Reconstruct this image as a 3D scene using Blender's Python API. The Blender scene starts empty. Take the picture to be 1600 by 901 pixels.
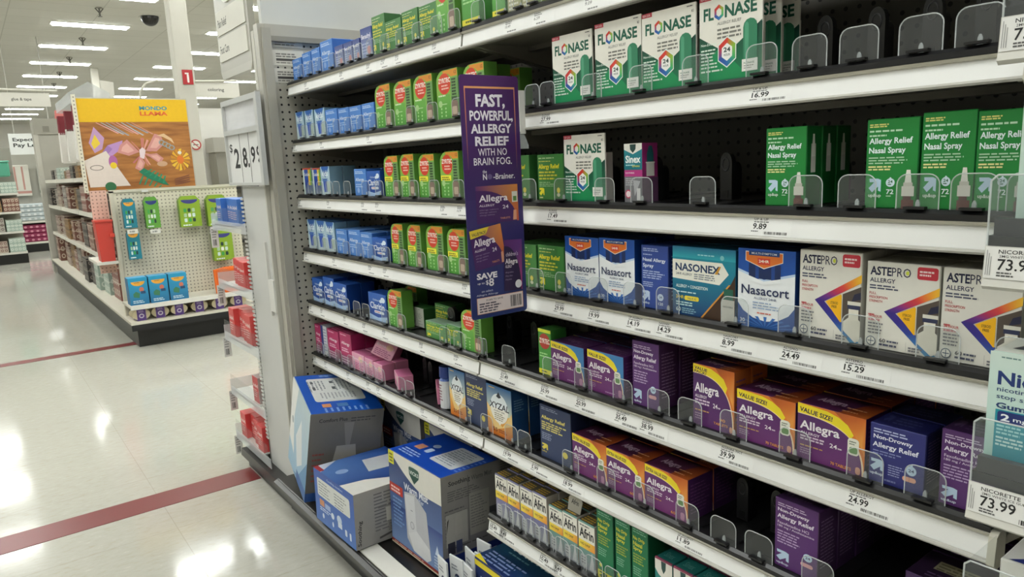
import bpy, math, random
from mathutils import Matrix, Vector
random.seed(7)
C = bpy.context.scene
COL = C.collection
# ---------------------------------------------------------------- camera, world, exposure
# world axes: x = depth into the near shelves, y = along the aisle away from the camera, z = up
CAM_H = 1.373
FPX, YAW, PIT, ROL = 1124.3, .64, .1747, -.0452
cam = bpy.data.cameras.new('camera'); camo = bpy.data.objects.new('camera', cam); COL.objects.link(camo)
cam.sensor_width = 36; cam.lens = FPX / 1600 * 36; cam.clip_start = .02; cam.clip_end = 200
sY, cY, sp, cp, sr, cr = math.sin(YAW), math.cos(YAW), math.sin(PIT), math.cos(PIT), math.sin(ROL), math.cos(ROL)
fw = Vector((cp*sY, cp*cY, -sp))
ri = Vector((sr*sp*sY + cr*cY, sr*sp*cY - cr*sY, sr*cp))
dn = Vector((-cr*sp*sY + sr*cY, -cr*sp*cY - sr*sY, -cr*cp))
M = Matrix((ri, -dn, -fw)).transposed().to_4x4(); M.translation = (0, 0, CAM_H)
camo.matrix_world = M
C.camera = camo
C.view_settings.view_transform = 'Standard'; C.view_settings.look = 'None'
C.view_settings.gamma = 1; C.view_settings.use_curve_mapping = False
C.view_settings.exposure = 0.0
LAMP = 38.5       # strength of every ceiling lamp
w = bpy.data.worlds.new('world'); C.world = w; w.use_nodes = True
w.node_tree.nodes['Background'].inputs[0].default_value = (.9, .93, 1, 1)
w.node_tree.nodes['Background'].inputs[1].default_value = .12
C.cycles.max_bounces = 8; C.cycles.transparent_max_bounces = 24
C.cycles.sample_clamp_indirect = 4

# ---------------------------------------------------------------- materials
def lin(c):
    if isinstance(c, str):
        c = c.lstrip('#'); c = [int(c[i:i+2], 16)/255 for i in (0, 2, 4)]
    return tuple((x/12.92 if x <= .04045 else ((x+.055)/1.055)**2.4) for x in c[:3]) + (1,)
def nt(name):
    m = bpy.data.materials.new(name); m.use_nodes = True
    t = m.node_tree; b = t.nodes['Principled BSDF']
    return m, t, b
def link(t, a, b): t.links.new(a, b)
def N(t, typ, **k):
    n = t.nodes.new(typ)
    for a, v in k.items(): setattr(n, a, v)
    return n
def attr_mat(name, rough, metal=0, var=.06, coat=0, scale=40):
    """colour printed on the part (corner attribute), with a little procedural unevenness"""
    m, t, b = nt(name)
    a = N(t, 'ShaderNodeAttribute', attribute_name='ink')
    tc = N(t, 'ShaderNodeTexCoord'); no = N(t, 'ShaderNodeTexNoise'); no.inputs['Scale'].default_value = scale
    link(t, tc.outputs['Object'], no.inputs['Vector'])
    mr = N(t, 'ShaderNodeMapRange'); mr.inputs['To Min'].default_value = 1-var; mr.inputs['To Max'].default_value = 1+var
    link(t, no.outputs['Fac'], mr.inputs['Value'])
    mx = N(t, 'ShaderNodeVectorMath', operation='SCALE')
    link(t, a.outputs['Color'], mx.inputs[0]); link(t, mr.outputs['Result'], mx.inputs['Scale'])
    link(t, mx.outputs['Vector'], b.inputs['Base Color'])
    b.inputs['Roughness'].default_value = rough; b.inputs['Metallic'].default_value = metal
    if coat: b.inputs['Coat Weight'].default_value = coat; b.inputs['Coat Roughness'].default_value = .25
    return m
CARD = attr_mat('printed_card', .42)
MATTE = attr_mat('painted_matte', .65, var=.04, scale=8)
PLAST = attr_mat('plastic_satin', .33, var=.03, scale=15)
STEEL = attr_mat('painted_steel', .38, var=.04, scale=6, metal=.0)
def clear_mat(name, alpha, tint, rough=.08, spec=.25):
    m, t, b = nt(name); t.nodes.remove(b)
    out = t.nodes['Material Output']
    tr = N(t, 'ShaderNodeBsdfTransparent'); tr.inputs[0].default_value = (.96, .97, .97, 1)
    df = N(t, 'ShaderNodeBsdfDiffuse'); df.inputs[0].default_value = tint
    gl = N(t, 'ShaderNodeBsdfGlossy'); gl.inputs['Roughness'].default_value = rough
    no = N(t, 'ShaderNodeTexNoise'); no.inputs['Scale'].default_value = 4
    mr = N(t, 'ShaderNodeMapRange'); mr.inputs['To Min'].default_value = alpha*.9; mr.inputs['To Max'].default_value = alpha*1.1
    link(t, no.outputs['Fac'], mr.inputs['Value'])
    m1 = N(t, 'ShaderNodeMixShader'); link(t, mr.outputs['Result'], m1.inputs[0])
    link(t, tr.outputs[0], m1.inputs[1]); link(t, df.outputs[0], m1.inputs[2])
    m2 = N(t, 'ShaderNodeMixShader'); m2.inputs[0].default_value = spec*.25
    link(t, m1.outputs[0], m2.inputs[1]); link(t, gl.outputs[0], m2.inputs[2])
    link(t, m2.outputs[0], out.inputs['Surface'])
    return m
CLEAR = clear_mat('clear_plastic', .035, (.75, .78, .78, 1), rough=.28, spec=.1)
EDGE = clear_mat('clear_plastic_edge', .45, (.85, .88, .88, 1), rough=.3, spec=.15)  # paler rim: edge highlights of the clear plastic put into its colour
HAZY = clear_mat('hazy_plastic', .3, (.8, .82, .84, 1), rough=.3, spec=.12)
TINT = clear_mat('frosted_plastic', .72, (.82, .82, .84, 1), rough=.3)
def emit_mat(name, col, s):
    m, t, b = nt(name); t.nodes.remove(b)
    e = N(t, 'ShaderNodeEmission'); e.inputs[1].default_value = s
    no = N(t, 'ShaderNodeTexNoise'); no.inputs['Scale'].default_value = 3
    rp = N(t, 'ShaderNodeMapRange'); rp.inputs['To Min'].default_value = .97; rp.inputs['To Max'].default_value = 1.03
    link(t, no.outputs['Fac'], rp.inputs['Value'])
    v = N(t, 'ShaderNodeVectorMath', operation='SCALE'); v.inputs[0].default_value = col
    link(t, rp.outputs['Result'], v.inputs['Scale']); link(t, v.outputs['Vector'], e.inputs[0])
    link(t, e.outputs[0], t.nodes['Material Output'].inputs['Surface'])
    return m
GLOW = emit_mat('lamp_diffuser', (.97, 1, .965), LAMP)
def peg_mat(name, base, pitch, r, hole=(.01, .01, .01, 1)):
    """perforated board: round holes on a square pitch, in object space (local x and z)"""
    m, t, b = nt(name)
    tc = N(t, 'ShaderNodeTexCoord'); sx = N(t, 'ShaderNodeSeparateXYZ'); link(t, tc.outputs['Object'], sx.inputs[0])
    sq = []
    for ax in ('X', 'Z'):
        a = N(t, 'ShaderNodeMath', operation='DIVIDE'); a.inputs[1].default_value = pitch; link(t, sx.outputs[ax], a.inputs[0])
        f = N(t, 'ShaderNodeMath', operation='FRACT'); link(t, a.outputs[0], f.inputs[0])
        s = N(t, 'ShaderNodeMath', operation='SUBTRACT'); s.inputs[1].default_value = .5; link(t, f.outputs[0], s.inputs[0])
        p = N(t, 'ShaderNodeMath', operation='MULTIPLY'); link(t, s.outputs[0], p.inputs[0]); link(t, s.outputs[0], p.inputs[1]); sq.append(p)
    ad = N(t, 'ShaderNodeMath', operation='ADD'); link(t, sq[0].outputs[0], ad.inputs[0]); link(t, sq[1].outputs[0], ad.inputs[1])
    lt = N(t, 'ShaderNodeMath', operation='LESS_THAN'); lt.inputs[1].default_value = (r/pitch)**2; link(t, ad.outputs[0], lt.inputs[0])
    mx = N(t, 'ShaderNodeMix', data_type='RGBA'); link(t, lt.outputs[0], mx.inputs[0])
    mx.inputs[6].default_value = base; mx.inputs[7].default_value = hole
    link(t, mx.outputs[2], b.inputs['Base Color']); b.inputs['Roughness'].default_value = .5
    return m
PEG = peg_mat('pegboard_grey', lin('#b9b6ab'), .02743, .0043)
PEGD = peg_mat('pegboard_back_shaded', lin('#5f5c56'), .02743, .0043)  # same board darkened: the shade at the shelf back is put into its colour
PEGW = peg_mat('pegboard_cream', lin('#d6d0bd'), .0305, .006, lin('#8a8478'))
PEGP = peg_mat('pegboard_pink', lin('#d9b3a4'), .0305, .006, lin('#9a7a70'))

# ---------------------------------------------------------------- mesh building
class B:
    def __init__(s): s.v = []; s.f = []; s.c = []; s.m = []; s.s = []
    def face(s, pts, col, mat=None, smooth=False):
        n = len(s.v); s.v += [tuple(p) for p in pts]; s.f.append(tuple(range(n, n+len(pts))))
        if isinstance(col, list): s.c.append([lin(x) if not (isinstance(x, tuple) and len(x) == 4) else x for x in col])
        else:
            k = lin(col); s.c.append([k]*len(pts))
        s.m.append(mat or CARD); s.s.append(smooth)
    def box(s, x0, y0, z0, x1, y1, z1, col, mat=None, skip=''):
        p = lambda a, b, c: ((x0, x1)[a], (y0, y1)[b], (z0, z1)[c])
        F = {'f': [(0,0,0),(1,0,0),(1,0,1),(0,0,1)], 'b': [(1,1,0),(0,1,0),(0,1,1),(1,1,1)], 'l': [(0,1,0),(0,0,0),(0,0,1),(0,1,1)],
             'r': [(1,0,0),(1,1,0),(1,1,1),(1,0,1)], 't': [(0,0,1),(1,0,1),(1,1,1),(0,1,1)], 'd': [(0,1,0),(1,1,0),(1,0,0),(0,0,0)]}
        for k, q in F.items():
            if k in skip: continue
            s.face([p(*a) for a in q], col[k] if isinstance(col, dict) else col, mat)
    def cbox(s, x0, y0, z0, x1, y1, z1, col, c=.001, mat=None):
        """box with small chamfers; col may be a dict per face"""
        g = (lambda k: col[k]) if isinstance(col, dict) else (lambda k: col)
        X, Y, Z = (x0, x1), (y0, y1), (z0, z1); sg = (1, -1)
        def P(i, j, k, ax):   # corner (i,j,k), lying on the face of axis ax
            q = [X[i], Y[j], Z[k]]
            for a, e in enumerate((i, j, k)):
                if a != ax: q[a] += c*sg[e]
            return tuple(q)
        s.face([P(0,0,0,1), P(1,0,0,1), P(1,0,1,1), P(0,0,1,1)], g('f'), mat)
        s.face([P(1,1,0,1), P(0,1,0,1), P(0,1,1,1), P(1,1,1,1)], g('b'), mat)
        s.face([P(0,1,0,0), P(0,0,0,0), P(0,0,1,0), P(0,1,1,0)], g('l'), mat)
        s.face([P(1,0,0,0), P(1,1,0,0), P(1,1,1,0), P(1,0,1,0)], g('r'), mat)
        s.face([P(0,0,1,2), P(1,0,1,2), P(1,1,1,2), P(0,1,1,2)], g('t'), mat)
        s.face([P(0,1,0,2), P(1,1,0,2), P(1,0,0,2), P(0,0,0,2)], g('d'), mat)
        nm = {0: 'lr', 1: 'fb', 2: 'dt'}
        for a in range(3):
            b_, c_ = [x for x in range(3) if x != a]
            for e in (0, 1):
                for h in (0, 1):
                    q = []
                    for t_, ax in ((0, b_), (1, b_), (1, c_), (0, c_)):
                        ii = [0, 0, 0]; ii[a] = t_; ii[b_] = e; ii[c_] = h; q.append(P(*ii, ax))
                    s.face(q, g(nm[b_][e]), mat)
        for i in (0, 1):
            for j in (0, 1):
                for k in (0, 1): s.face([P(i,j,k,0), P(i,j,k,1), P(i,j,k,2)], g('f'), mat)
    def prism(s, pts, y0, y1, col, side=None, mat=None, to=None, back=True, smooth=False):
        """polygon in (x,z) run from y0 to y1; TO maps (x,y,z) first"""
        to = to or (lambda x, y, z: (x, y, z)); n = len(pts)
        s.face([to(x, y0, z) for x, z in pts], col, mat)
        if back: s.face([to(x, y1, z) for x, z in reversed(pts)], side or col, mat)
        for i in range(n):
            (a, b), (c, d) = pts[i], pts[(i+1) % n]
            s.face([to(a, y0, b), to(a, y1, b), to(c, y1, d), to(c, y0, d)], side or col, mat, smooth)
    def tube(s, p0, p1, r0, r1, col, n=14, mat=None, caps=True):
        p0, p1 = Vector(p0), Vector(p1); d = (p1-p0).normalized()
        a = d.orthogonal().normalized(); b = d.cross(a)
        R = [[p + (a*math.cos(2*math.pi*i/n) + b*math.sin(2*math.pi*i/n))*r for i in range(n)] for p, r in ((p0, r0), (p1, r1))]
        for i in range(n):
            j = (i+1) % n; s.face([R[0][i], R[0][j], R[1][j], R[1][i]], col, mat, True)
        if caps: s.face(R[0][::-1], col, mat); s.face(R[1], col, mat)
    def path(s, pts, r, col, n=8, mat=None):
        for a, b in zip(pts, pts[1:]): s.tube(a, b, r, r, col, n, mat)
    def mesh(s, name):
        me = bpy.data.meshes.new(name); me.from_pydata(s.v, [], s.f)
        ms = []
        for m in s.m:
            if m not in ms: ms.append(m)
        for m in ms: me.materials.append(m)
        me.polygons.foreach_set('material_index', [ms.index(m) for m in s.m])
        me.polygons.foreach_set('use_smooth', s.s)
        at = me.attributes.new('ink', 'FLOAT_COLOR', 'CORNER')
        at.data.foreach_set('color', [x for fc in s.c for k in fc for x in k])
        me.update(); return me
    def build(s, name, parent=None, **k): return put(s.mesh(name), name, parent, **k)
def put(me, name, parent=None, loc=None, rot=None, scale=None):
    o = bpy.data.objects.new(name, me); COL.objects.link(o)
    if parent is not None: o.parent = parent
    if loc is not None: o.location = loc
    if rot is not None: o.rotation_euler = rot if isinstance(rot, tuple) else (0, 0, rot)
    if scale is not None: o.scale = scale
    return o
def tag(o, label, cat, group=None):
    o['label'] = label; o['category'] = cat
    if group: o['group'] = group
    return o
def thing(name, label, cat, loc=(0, 0, 0), rz=0, group=None):
    o = put(None, name, None, loc, rz); o.empty_display_size = .05
    return tag(o, label, cat, group)
def struct(o): o['kind'] = 'structure'; return o
FACE = -math.pi/2        # turns a front that looks along local -y towards the aisle
ORD = ['first', 'second', 'third', 'fourth', 'fifth', 'sixth', 'seventh', 'eighth', 'ninth', 'tenth', 'eleventh', 'twelfth'] + ['thirteenth', 'fourteenth', 'fifteenth', 'sixteenth', 'seventeenth', 'eighteenth']

# ---------------------------------------------------------------- lettering
_txt = {}
def glyphs(s, bold=0, shear=0):
    key = (s, bold, shear)
    if key not in _txt:
        cu = bpy.data.curves.new('t', 'FONT'); cu.body = s; cu.resolution_u = 2; cu.offset = bold; cu.shear = shear
        cu.fill_mode = 'FRONT'
        ob = bpy.data.objects.new('t', cu); COL.objects.link(ob)
        dg = bpy.context.evaluated_depsgraph_get(); dg.update()
        me = bpy.data.meshes.new_from_object(ob.evaluated_get(dg))
        vs = [(v.co.x, v.co.y) for v in me.vertices]; fs = [tuple(p.vertices) for p in me.polygons]
        bpy.data.objects.remove(ob); bpy.data.curves.remove(cu); bpy.data.meshes.remove(me)
        x0 = min(v[0] for v in vs); x1 = max(v[0] for v in vs); y0 = min(v[1] for v in vs); y1 = max(v[1] for v in vs)
        _txt[key] = ([((x-x0)/(x1-x0), (y-y0)/(y1-y0)) for x, y in vs], fs)
    return _txt[key]
class F:
    """prints on one flat face of a part: fractions of its width and height"""
    def __init__(s, b, o, u, v, n, w, h, mat=None):
        s.b = b; s.o = Vector(o); s.u = Vector(u); s.v = Vector(v); s.n = Vector(n); s.w = w; s.h = h; s.k = 0; s.mat = mat or CARD
    def P(s, x, y):
        x = min(1, max(0, x)); y = min(1, max(0, y)); return s.o + s.u*(x*s.w) + s.v*(y*s.h) + s.n*(.00012 + s.k*.00004)
    def p(s, pts, col): s.k += 1; s.b.face([s.P(*q) for q in pts], col, s.mat); return s
    def r(s, x0, y0, x1, y1, col): return s.p([(x0, y0), (x1, y0), (x1, y1), (x0, y1)], col)
    def g(s, x0, y0, x1, y1, cb, ct): return s.p([(x0, y0), (x1, y0), (x1, y1), (x0, y1)], [cb, cb, ct, ct])
    def e(s, cx, cy, rx, ry, col, a0=0, a1=360, n=20):
        return s.p([(cx+rx*math.cos(math.radians(a0+(a1-a0)*i/n)), cy+ry*math.sin(math.radians(a0+(a1-a0)*i/n))) for i in range(n + (a1-a0 < 360))], col)
    def rr(s, x0, y0, x1, y1, rx, ry, col):
        q = []
        for cx, cy, a in ((x1-rx, y1-ry, 0), (x0+rx, y1-ry, 90), (x0+rx, y0+ry, 180), (x1-rx, y0+ry, 270)):
            q += [(cx+rx*math.cos(math.radians(a+t)), cy+ry*math.sin(math.radians(a+t))) for t in (0, 30, 60, 90)]
        return s.p(q, col)
    def t(s, txt, x, y, w, h, col, bold=.02, shear=0, rot=0):
        s.k += 1; vs, fs = glyphs(txt, bold, shear); k = lin(col); n = len(s.b.v)
        for a, c in vs:
            X, Y = a*w, c*h
            if rot:
                ar = s.w/s.h; cx, cy = X*ar, Y; X, Y = (cx*math.cos(rot)-cy*math.sin(rot))/ar, cx*math.sin(rot)+cy*math.cos(rot)
            s.b.v.append(tuple(s.P(x+X, y+Y)))
        for f in fs: s.b.f.append(tuple(n+i for i in f)); s.b.c.append([k]*len(f)); s.b.m.append(s.mat); s.b.s.append(False)
        return s
    def fl(s, x, y, w, n, dy, th, col, seed=1):
        """n lines of print too small to read"""
        R = random.Random(seed*31+n); s.k += 1
        for i in range(n):
            a = x; end = x + w*R.uniform(.7, 1)
            while a < end:
                b = min(a + w*R.uniform(.1, .28), end)
                s.b.face([s.P(*q) for q in ((a, y-i*dy-th), (b, y-i*dy-th), (b, y-i*dy), (a, y-i*dy))], col, s.mat); a = b + w*.035
        return s
    def bars(s, x, y, w, h, col='#151515', n=22, seed=3):
        R = random.Random(seed); s.k += 1; a = x
        while a < x+w:
            b = a + w/n*R.choice((.3, .5, .9)); s.b.face([s.P(*q) for q in ((a, y), (b, y), (b, y+h), (a, y+h))], col, s.mat); a = b + w/n*R.choice((.3, .5, .8))
        return s
    def arrow(s, x, y, w, h, col):
        q = [(.05, 1), (.75, 1), (1, .9), (1, .05), (.78, .12), (.78, .42), (.3, 0), (0, .3), (.45, .74), (.08, .74)]
        return s.p([(x+a*w, y+b*h) for a, b in q], col)
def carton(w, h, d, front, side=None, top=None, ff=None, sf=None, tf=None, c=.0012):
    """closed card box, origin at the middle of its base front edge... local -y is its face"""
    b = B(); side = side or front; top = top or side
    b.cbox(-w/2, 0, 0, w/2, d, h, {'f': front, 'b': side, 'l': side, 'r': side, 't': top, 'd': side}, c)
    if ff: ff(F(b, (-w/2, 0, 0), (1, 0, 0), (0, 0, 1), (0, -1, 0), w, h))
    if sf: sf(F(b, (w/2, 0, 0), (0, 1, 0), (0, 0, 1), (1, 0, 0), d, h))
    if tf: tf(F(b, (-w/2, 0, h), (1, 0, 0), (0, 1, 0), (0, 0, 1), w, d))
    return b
# ---------------------------------------------------------------- package designs
W_ = '#e9e6dc'
def f_flon(f):
    f.g(0, 0, 1, .6, '#0f7a4e', '#0b3a30')
    f.p([(0, .02), (.3, .02), (.55, .30), (.4, .42), (0, .2)], '#128a55')
    f.p([(.46, .30), (.8, .02), (.3, .02)], '#0f8a52')
    f.p([(0, 1), (1, 1), (1, .62), (.62, .40), (.44, .32), (0, .54)], W_)
    f.r(.0, .945, .2, 1.0, '#b3263b'); f.t('NEW LOOK', .02, .957, .15, .028, '#f2d9d9', .01)
    g = '#0d5a45'
    f.t('FL', .07, .715, .17, .145, g, .035); f.t('NASE', .42, .715, .5, .145, g, .035)
    hx = lambda cx, cy, rx, ry: [(cx+rx*math.sin(math.radians(60*i)), cy+ry*math.cos(math.radians(60*i))) for i in range(6)]
    def ring(cx, cy, rx, ry, k):
        o = hx(cx, cy, rx, ry); q = hx(cx, cy, rx*k, ry*k); cs = ['#d23b2e', '#8bb83c', '#3fae6b', '#2767b0', '#2a4f9e', '#c8352e']
        f.k += 1
        for i in range(6): f.b.face([f.P(*o[i]), f.P(*o[(i+1) % 6]), f.P(*q[(i+1) % 6]), f.P(*q[i])], [cs[i], cs[(i+1) % 6], cs[(i+1) % 6], cs[i]], f.mat)
    ring(.325, .79, .085, .09, .55)
    f.t('ALLERGY RELIEF', .3, .645, .38, .035, '#6d6f6a', .005)
    f.fl(.3, .60, .44, 3, .045, .022, '#77776f', 2)
    f.p(hx(.46, .325, .17, .18), '#e8efe9'); ring(.46, .325, .155, .165, .62); f.p(hx(.46, .325, .095, .1), '#f2f2ee')
    f.t('24', .405, .325, .11, .055, '#1f3d38', .03); f.t('HOUR', .41, .28, .1, .028, '#1f3d38', .01)
    f.t('Non-Drowsy', .03, .42, .26, .038, '#dfeee2', .015); f.fl(.03, .385, .28, 6, .04, .018, '#cfe5d6', 5)
    f.fl(.03, .14, .5, 1, .1, .02, '#cfe5d6', 1)
    f.rr(.715, .08, .93, .655, .105, .09, '#2f7d5b'); f.rr(.74, .2, .8, .62, .03, .04, '#4d9a77')
    f.r(.70, .075, .94, .21, '#e9e8e2'); f.t('FLONASE', .73, .155, .16, .022, '#2a6b50', .01); f.fl(.73, .14, .16, 2, .025, .01, '#8a8a84', 3)
    f.t('MOD', .93, .885, .04, .035, '#3a3a38', .01); f.fl(.85, .97, .14, 1, .1, .012, '#3a3a38')
def f_upg(f, side=False):
    if side:
        f.g(.3, .42, .62, .78, '#d9d7cf', '#c9c7bf'); f.p([(.34, .62), (.58, .62), (.52, .9), (.4, .9)], '#e6e4dc'); return
    f.fl(.06, .945, .5, 1, .03, .014, '#d9d67c', 1); f.fl(.06, .922, .4, 1, .03, .014, '#d9d67c', 2)
    f.fl(.06, .875, .72, 1, .03, .02, '#b9dcbd', 3); f.fl(.06, .825, .34, 1, .03, .018, '#b9dcbd', 4)
    f.t('Allergy Relief', .06, .705, .82, .085, '#e3f0f0', .025); f.t('Nasal Spray', .06, .60, .7, .085, '#e3f0f0', .025)
    f.fl(.06, .575, .8, 3, .03, .014, '#a9d0ae', 6); f.fl(.06, .475, .55, 2, .03, .016, '#e3e29a', 8)
    f.rr(.05, .16, .34, .34, .04, .02, '#1f8a45'); f.arrow(.08, .18, .24, .155, '#b9cfe4'); f.t('up&up', .08, .115, .25, .05, '#d5e6d9', .02)
    f.e(.5, .29, .085, .048, '#cfe0ea'); f.e(.5, .335, .02, .014, '#cfe0ea'); f.t('24', .455, .285, .09, .032, '#1a5c36', .02); f.fl(.455, .275, .09, 1, .02, .012, '#1a5c36')
    f.t('72', .43, .16, .14, .055, '#e3f0f0', .02); f.fl(.43, .145, .13, 1, .02, .012, '#b9dcbd')
    f.r(.72, .0, .95, .1, '#5d2a1c'); f.r(.75, .1, .9, .14, '#4a2016'); f.r(.72, .14, .95, .25, '#d8d4ca'); f.r(.75, .25, .92, .29, '#cbc6ba')
    f.p([(.77, .29), (.9, .29), (.87, .43), (.8, .43)], '#e4e1d8')
def f_naso(f):
    f.g(0, 0, 1, 1, '#154a93', '#1450a8')
    f.p([(0, .71), (.47, .59), (1, .70), (1, .3), (.9, .2), (.72, .12), (.5, .09), (.28, .12), (.1, .2), (0, .3)], '#eceff2')
    f.p([(0, .74), (.47, .62), (1, .73), (1, .70), (.47, .59), (0, .71)], '#b9d0ea')
    for i in range(11):
        a = math.radians(12+i*15); f.p([(.5, -.05), (.5+.6*math.cos(a), -.05+.2*math.sin(a)), (.5+.6*math.cos(a+.1), -.05+.2*math.sin(a+.1))], '#3a70ba')
    f.g(.2, .63, .76, .82, '#0a2250', '#0d2a60'); f.r(.32, .62, .38, .82, '#16418a'); f.r(.6, .62, .66, .82, '#16418a'); f.p([(.2, .66), (.47, .6), (.76, .65), (.76, .6), (.47, .55), (.2, .6)], '#eceff2')
    f.p([(.14, .97), (.80, .97), (.80, .85), (.47, .755), (.14, .85)], '#f0ede6'); f.p([(.15, .96), (.79, .96), (.79, .855), (.47, .765), (.15, .855)], '#e2762a')
    f.p([(.2, .975), (.74, .975), (.74, .92), (.2, .92)], '#17407f'); f.t('MULTI-SYMPTOM', .25, .935, .44, .025, '#e8e8e8', .01)
    f.r(.36, .81, .58, .89, '#d8452f'); f.t('24HR', .38, .835, .18, .035, '#fff4e6', .02)
    f.t('Nasacort', .07, .42, .84, .12, '#1d2a52', .012); f.t('ALLERGY 24HR', .3, .365, .4, .03, '#3b4a6e', .005)
    f.fl(.28, .33, .46, 3, .035, .014, '#8aa0c0', 4); f.fl(.36, .2, .3, 1, .03, .016, '#c86a5a', 2)
    f.t('30', .05, .05, .09, .05, '#e6eef8', .01); f.t('sprays', .05, .02, .1, .02, '#e6eef8', 0)
def f_nas_s(f): f.fl(.15, .85, .7, 12, .06, .02, '#7f9cc8', 9); f.bars(.2, .08, .6, .1)
def f_nal(f):
    f.fl(.08, .95, .6, 2, .03, .014, '#aebde4', 1); f.fl(.08, .86, .4, 1, .03, .016, '#aebde4', 2)
    f.t('Nasal Allergy', .07, .73, .84, .07, '#dfe6f6', .02); f.t('Spray', .07, .635, .4, .075, '#dfe6f6', .02)
    f.fl(.07, .6, .85, 4, .035, .016, '#aebde4', 3); f.fl(.07, .42, .4, 3, .03, .014, '#aebde4', 5)
    f.arrow(.04, .12, .28, .16, '#c4d4ee'); f.t('up&up', .05, .06, .26, .045, '#d9e3f4', .01); f.e(.72, .2, .11, .055, '#c4d4ee'); f.t('24', .67, .185, .1, .035, '#21356e', .02); f.t('120', .64, .075, .17, .045, '#dfe6f6', .01)
def f_nsx(f):
    f.g(0, 0, 1, 1, '#0d3f74', '#0f8ea0'); f.g(0, .84, 1, 1, '#2aa6b6', '#1d6f98')
    f.p([(.0, .53), (.76, .50), (.9, .66), (.8, .81), (.0, .81)], '#e9e7dc')
    f.t('NASONEX', .05, .645, .72, .115, '#12345c', .03); f.p([(.685, .645), (.73, .645), (.785, .76), (.755, .76)], '#c28d2f')
    f.t('24HR ALLERGY', .06, .585, .27, .035, '#2b3a52', .01); f.fl(.36, .62, .38, 3, .03, .014, '#6c7784', 2)
    f.e(.8, .88, .03, .035, '#7fc3c9'); f.fl(.42, .905, .3, 1, .03, .016, '#9fdbe0', 3)
    f.t('ALLERGY + CONGESTION', .06, .40, .52, .045, '#dff0ee', .015); f.fl(.06, .345, .4, 1, .03, .018, '#bfe0e2', 2)
    f.t('24HR', .06, .235, .13, .05, '#e8d23e', .02); f.rr(.2, .22, .44, .285, .02, .03, '#e8d23e'); f.t('VALUE XL', .25, .235, .15, .03, '#0f3c60', .01)
    f.fl(.06, .19, .3, 2, .035, .018, '#bfe0e2', 6); f.t('60', .06, .045, .08, .06, '#dff0ee', .01); f.fl(.16, .1, .25, 3, .03, .014, '#8fbdd0', 3)
    f.p([(.5, .0), (1, .0), (1, .66), (.93, .52)], '#3a2414'); f.p([(.5, .0), (.93, .52), (.905, .52), (.47, .0)], '#c98a35'); f.r(.80, .0, .99, .31, '#c9c6bd'); f.r(.83, .31, .97, .46, '#1d5c4c'); f.t('NASONEX', .82, .2, .15, .025, '#3c4a50', .01)
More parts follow.
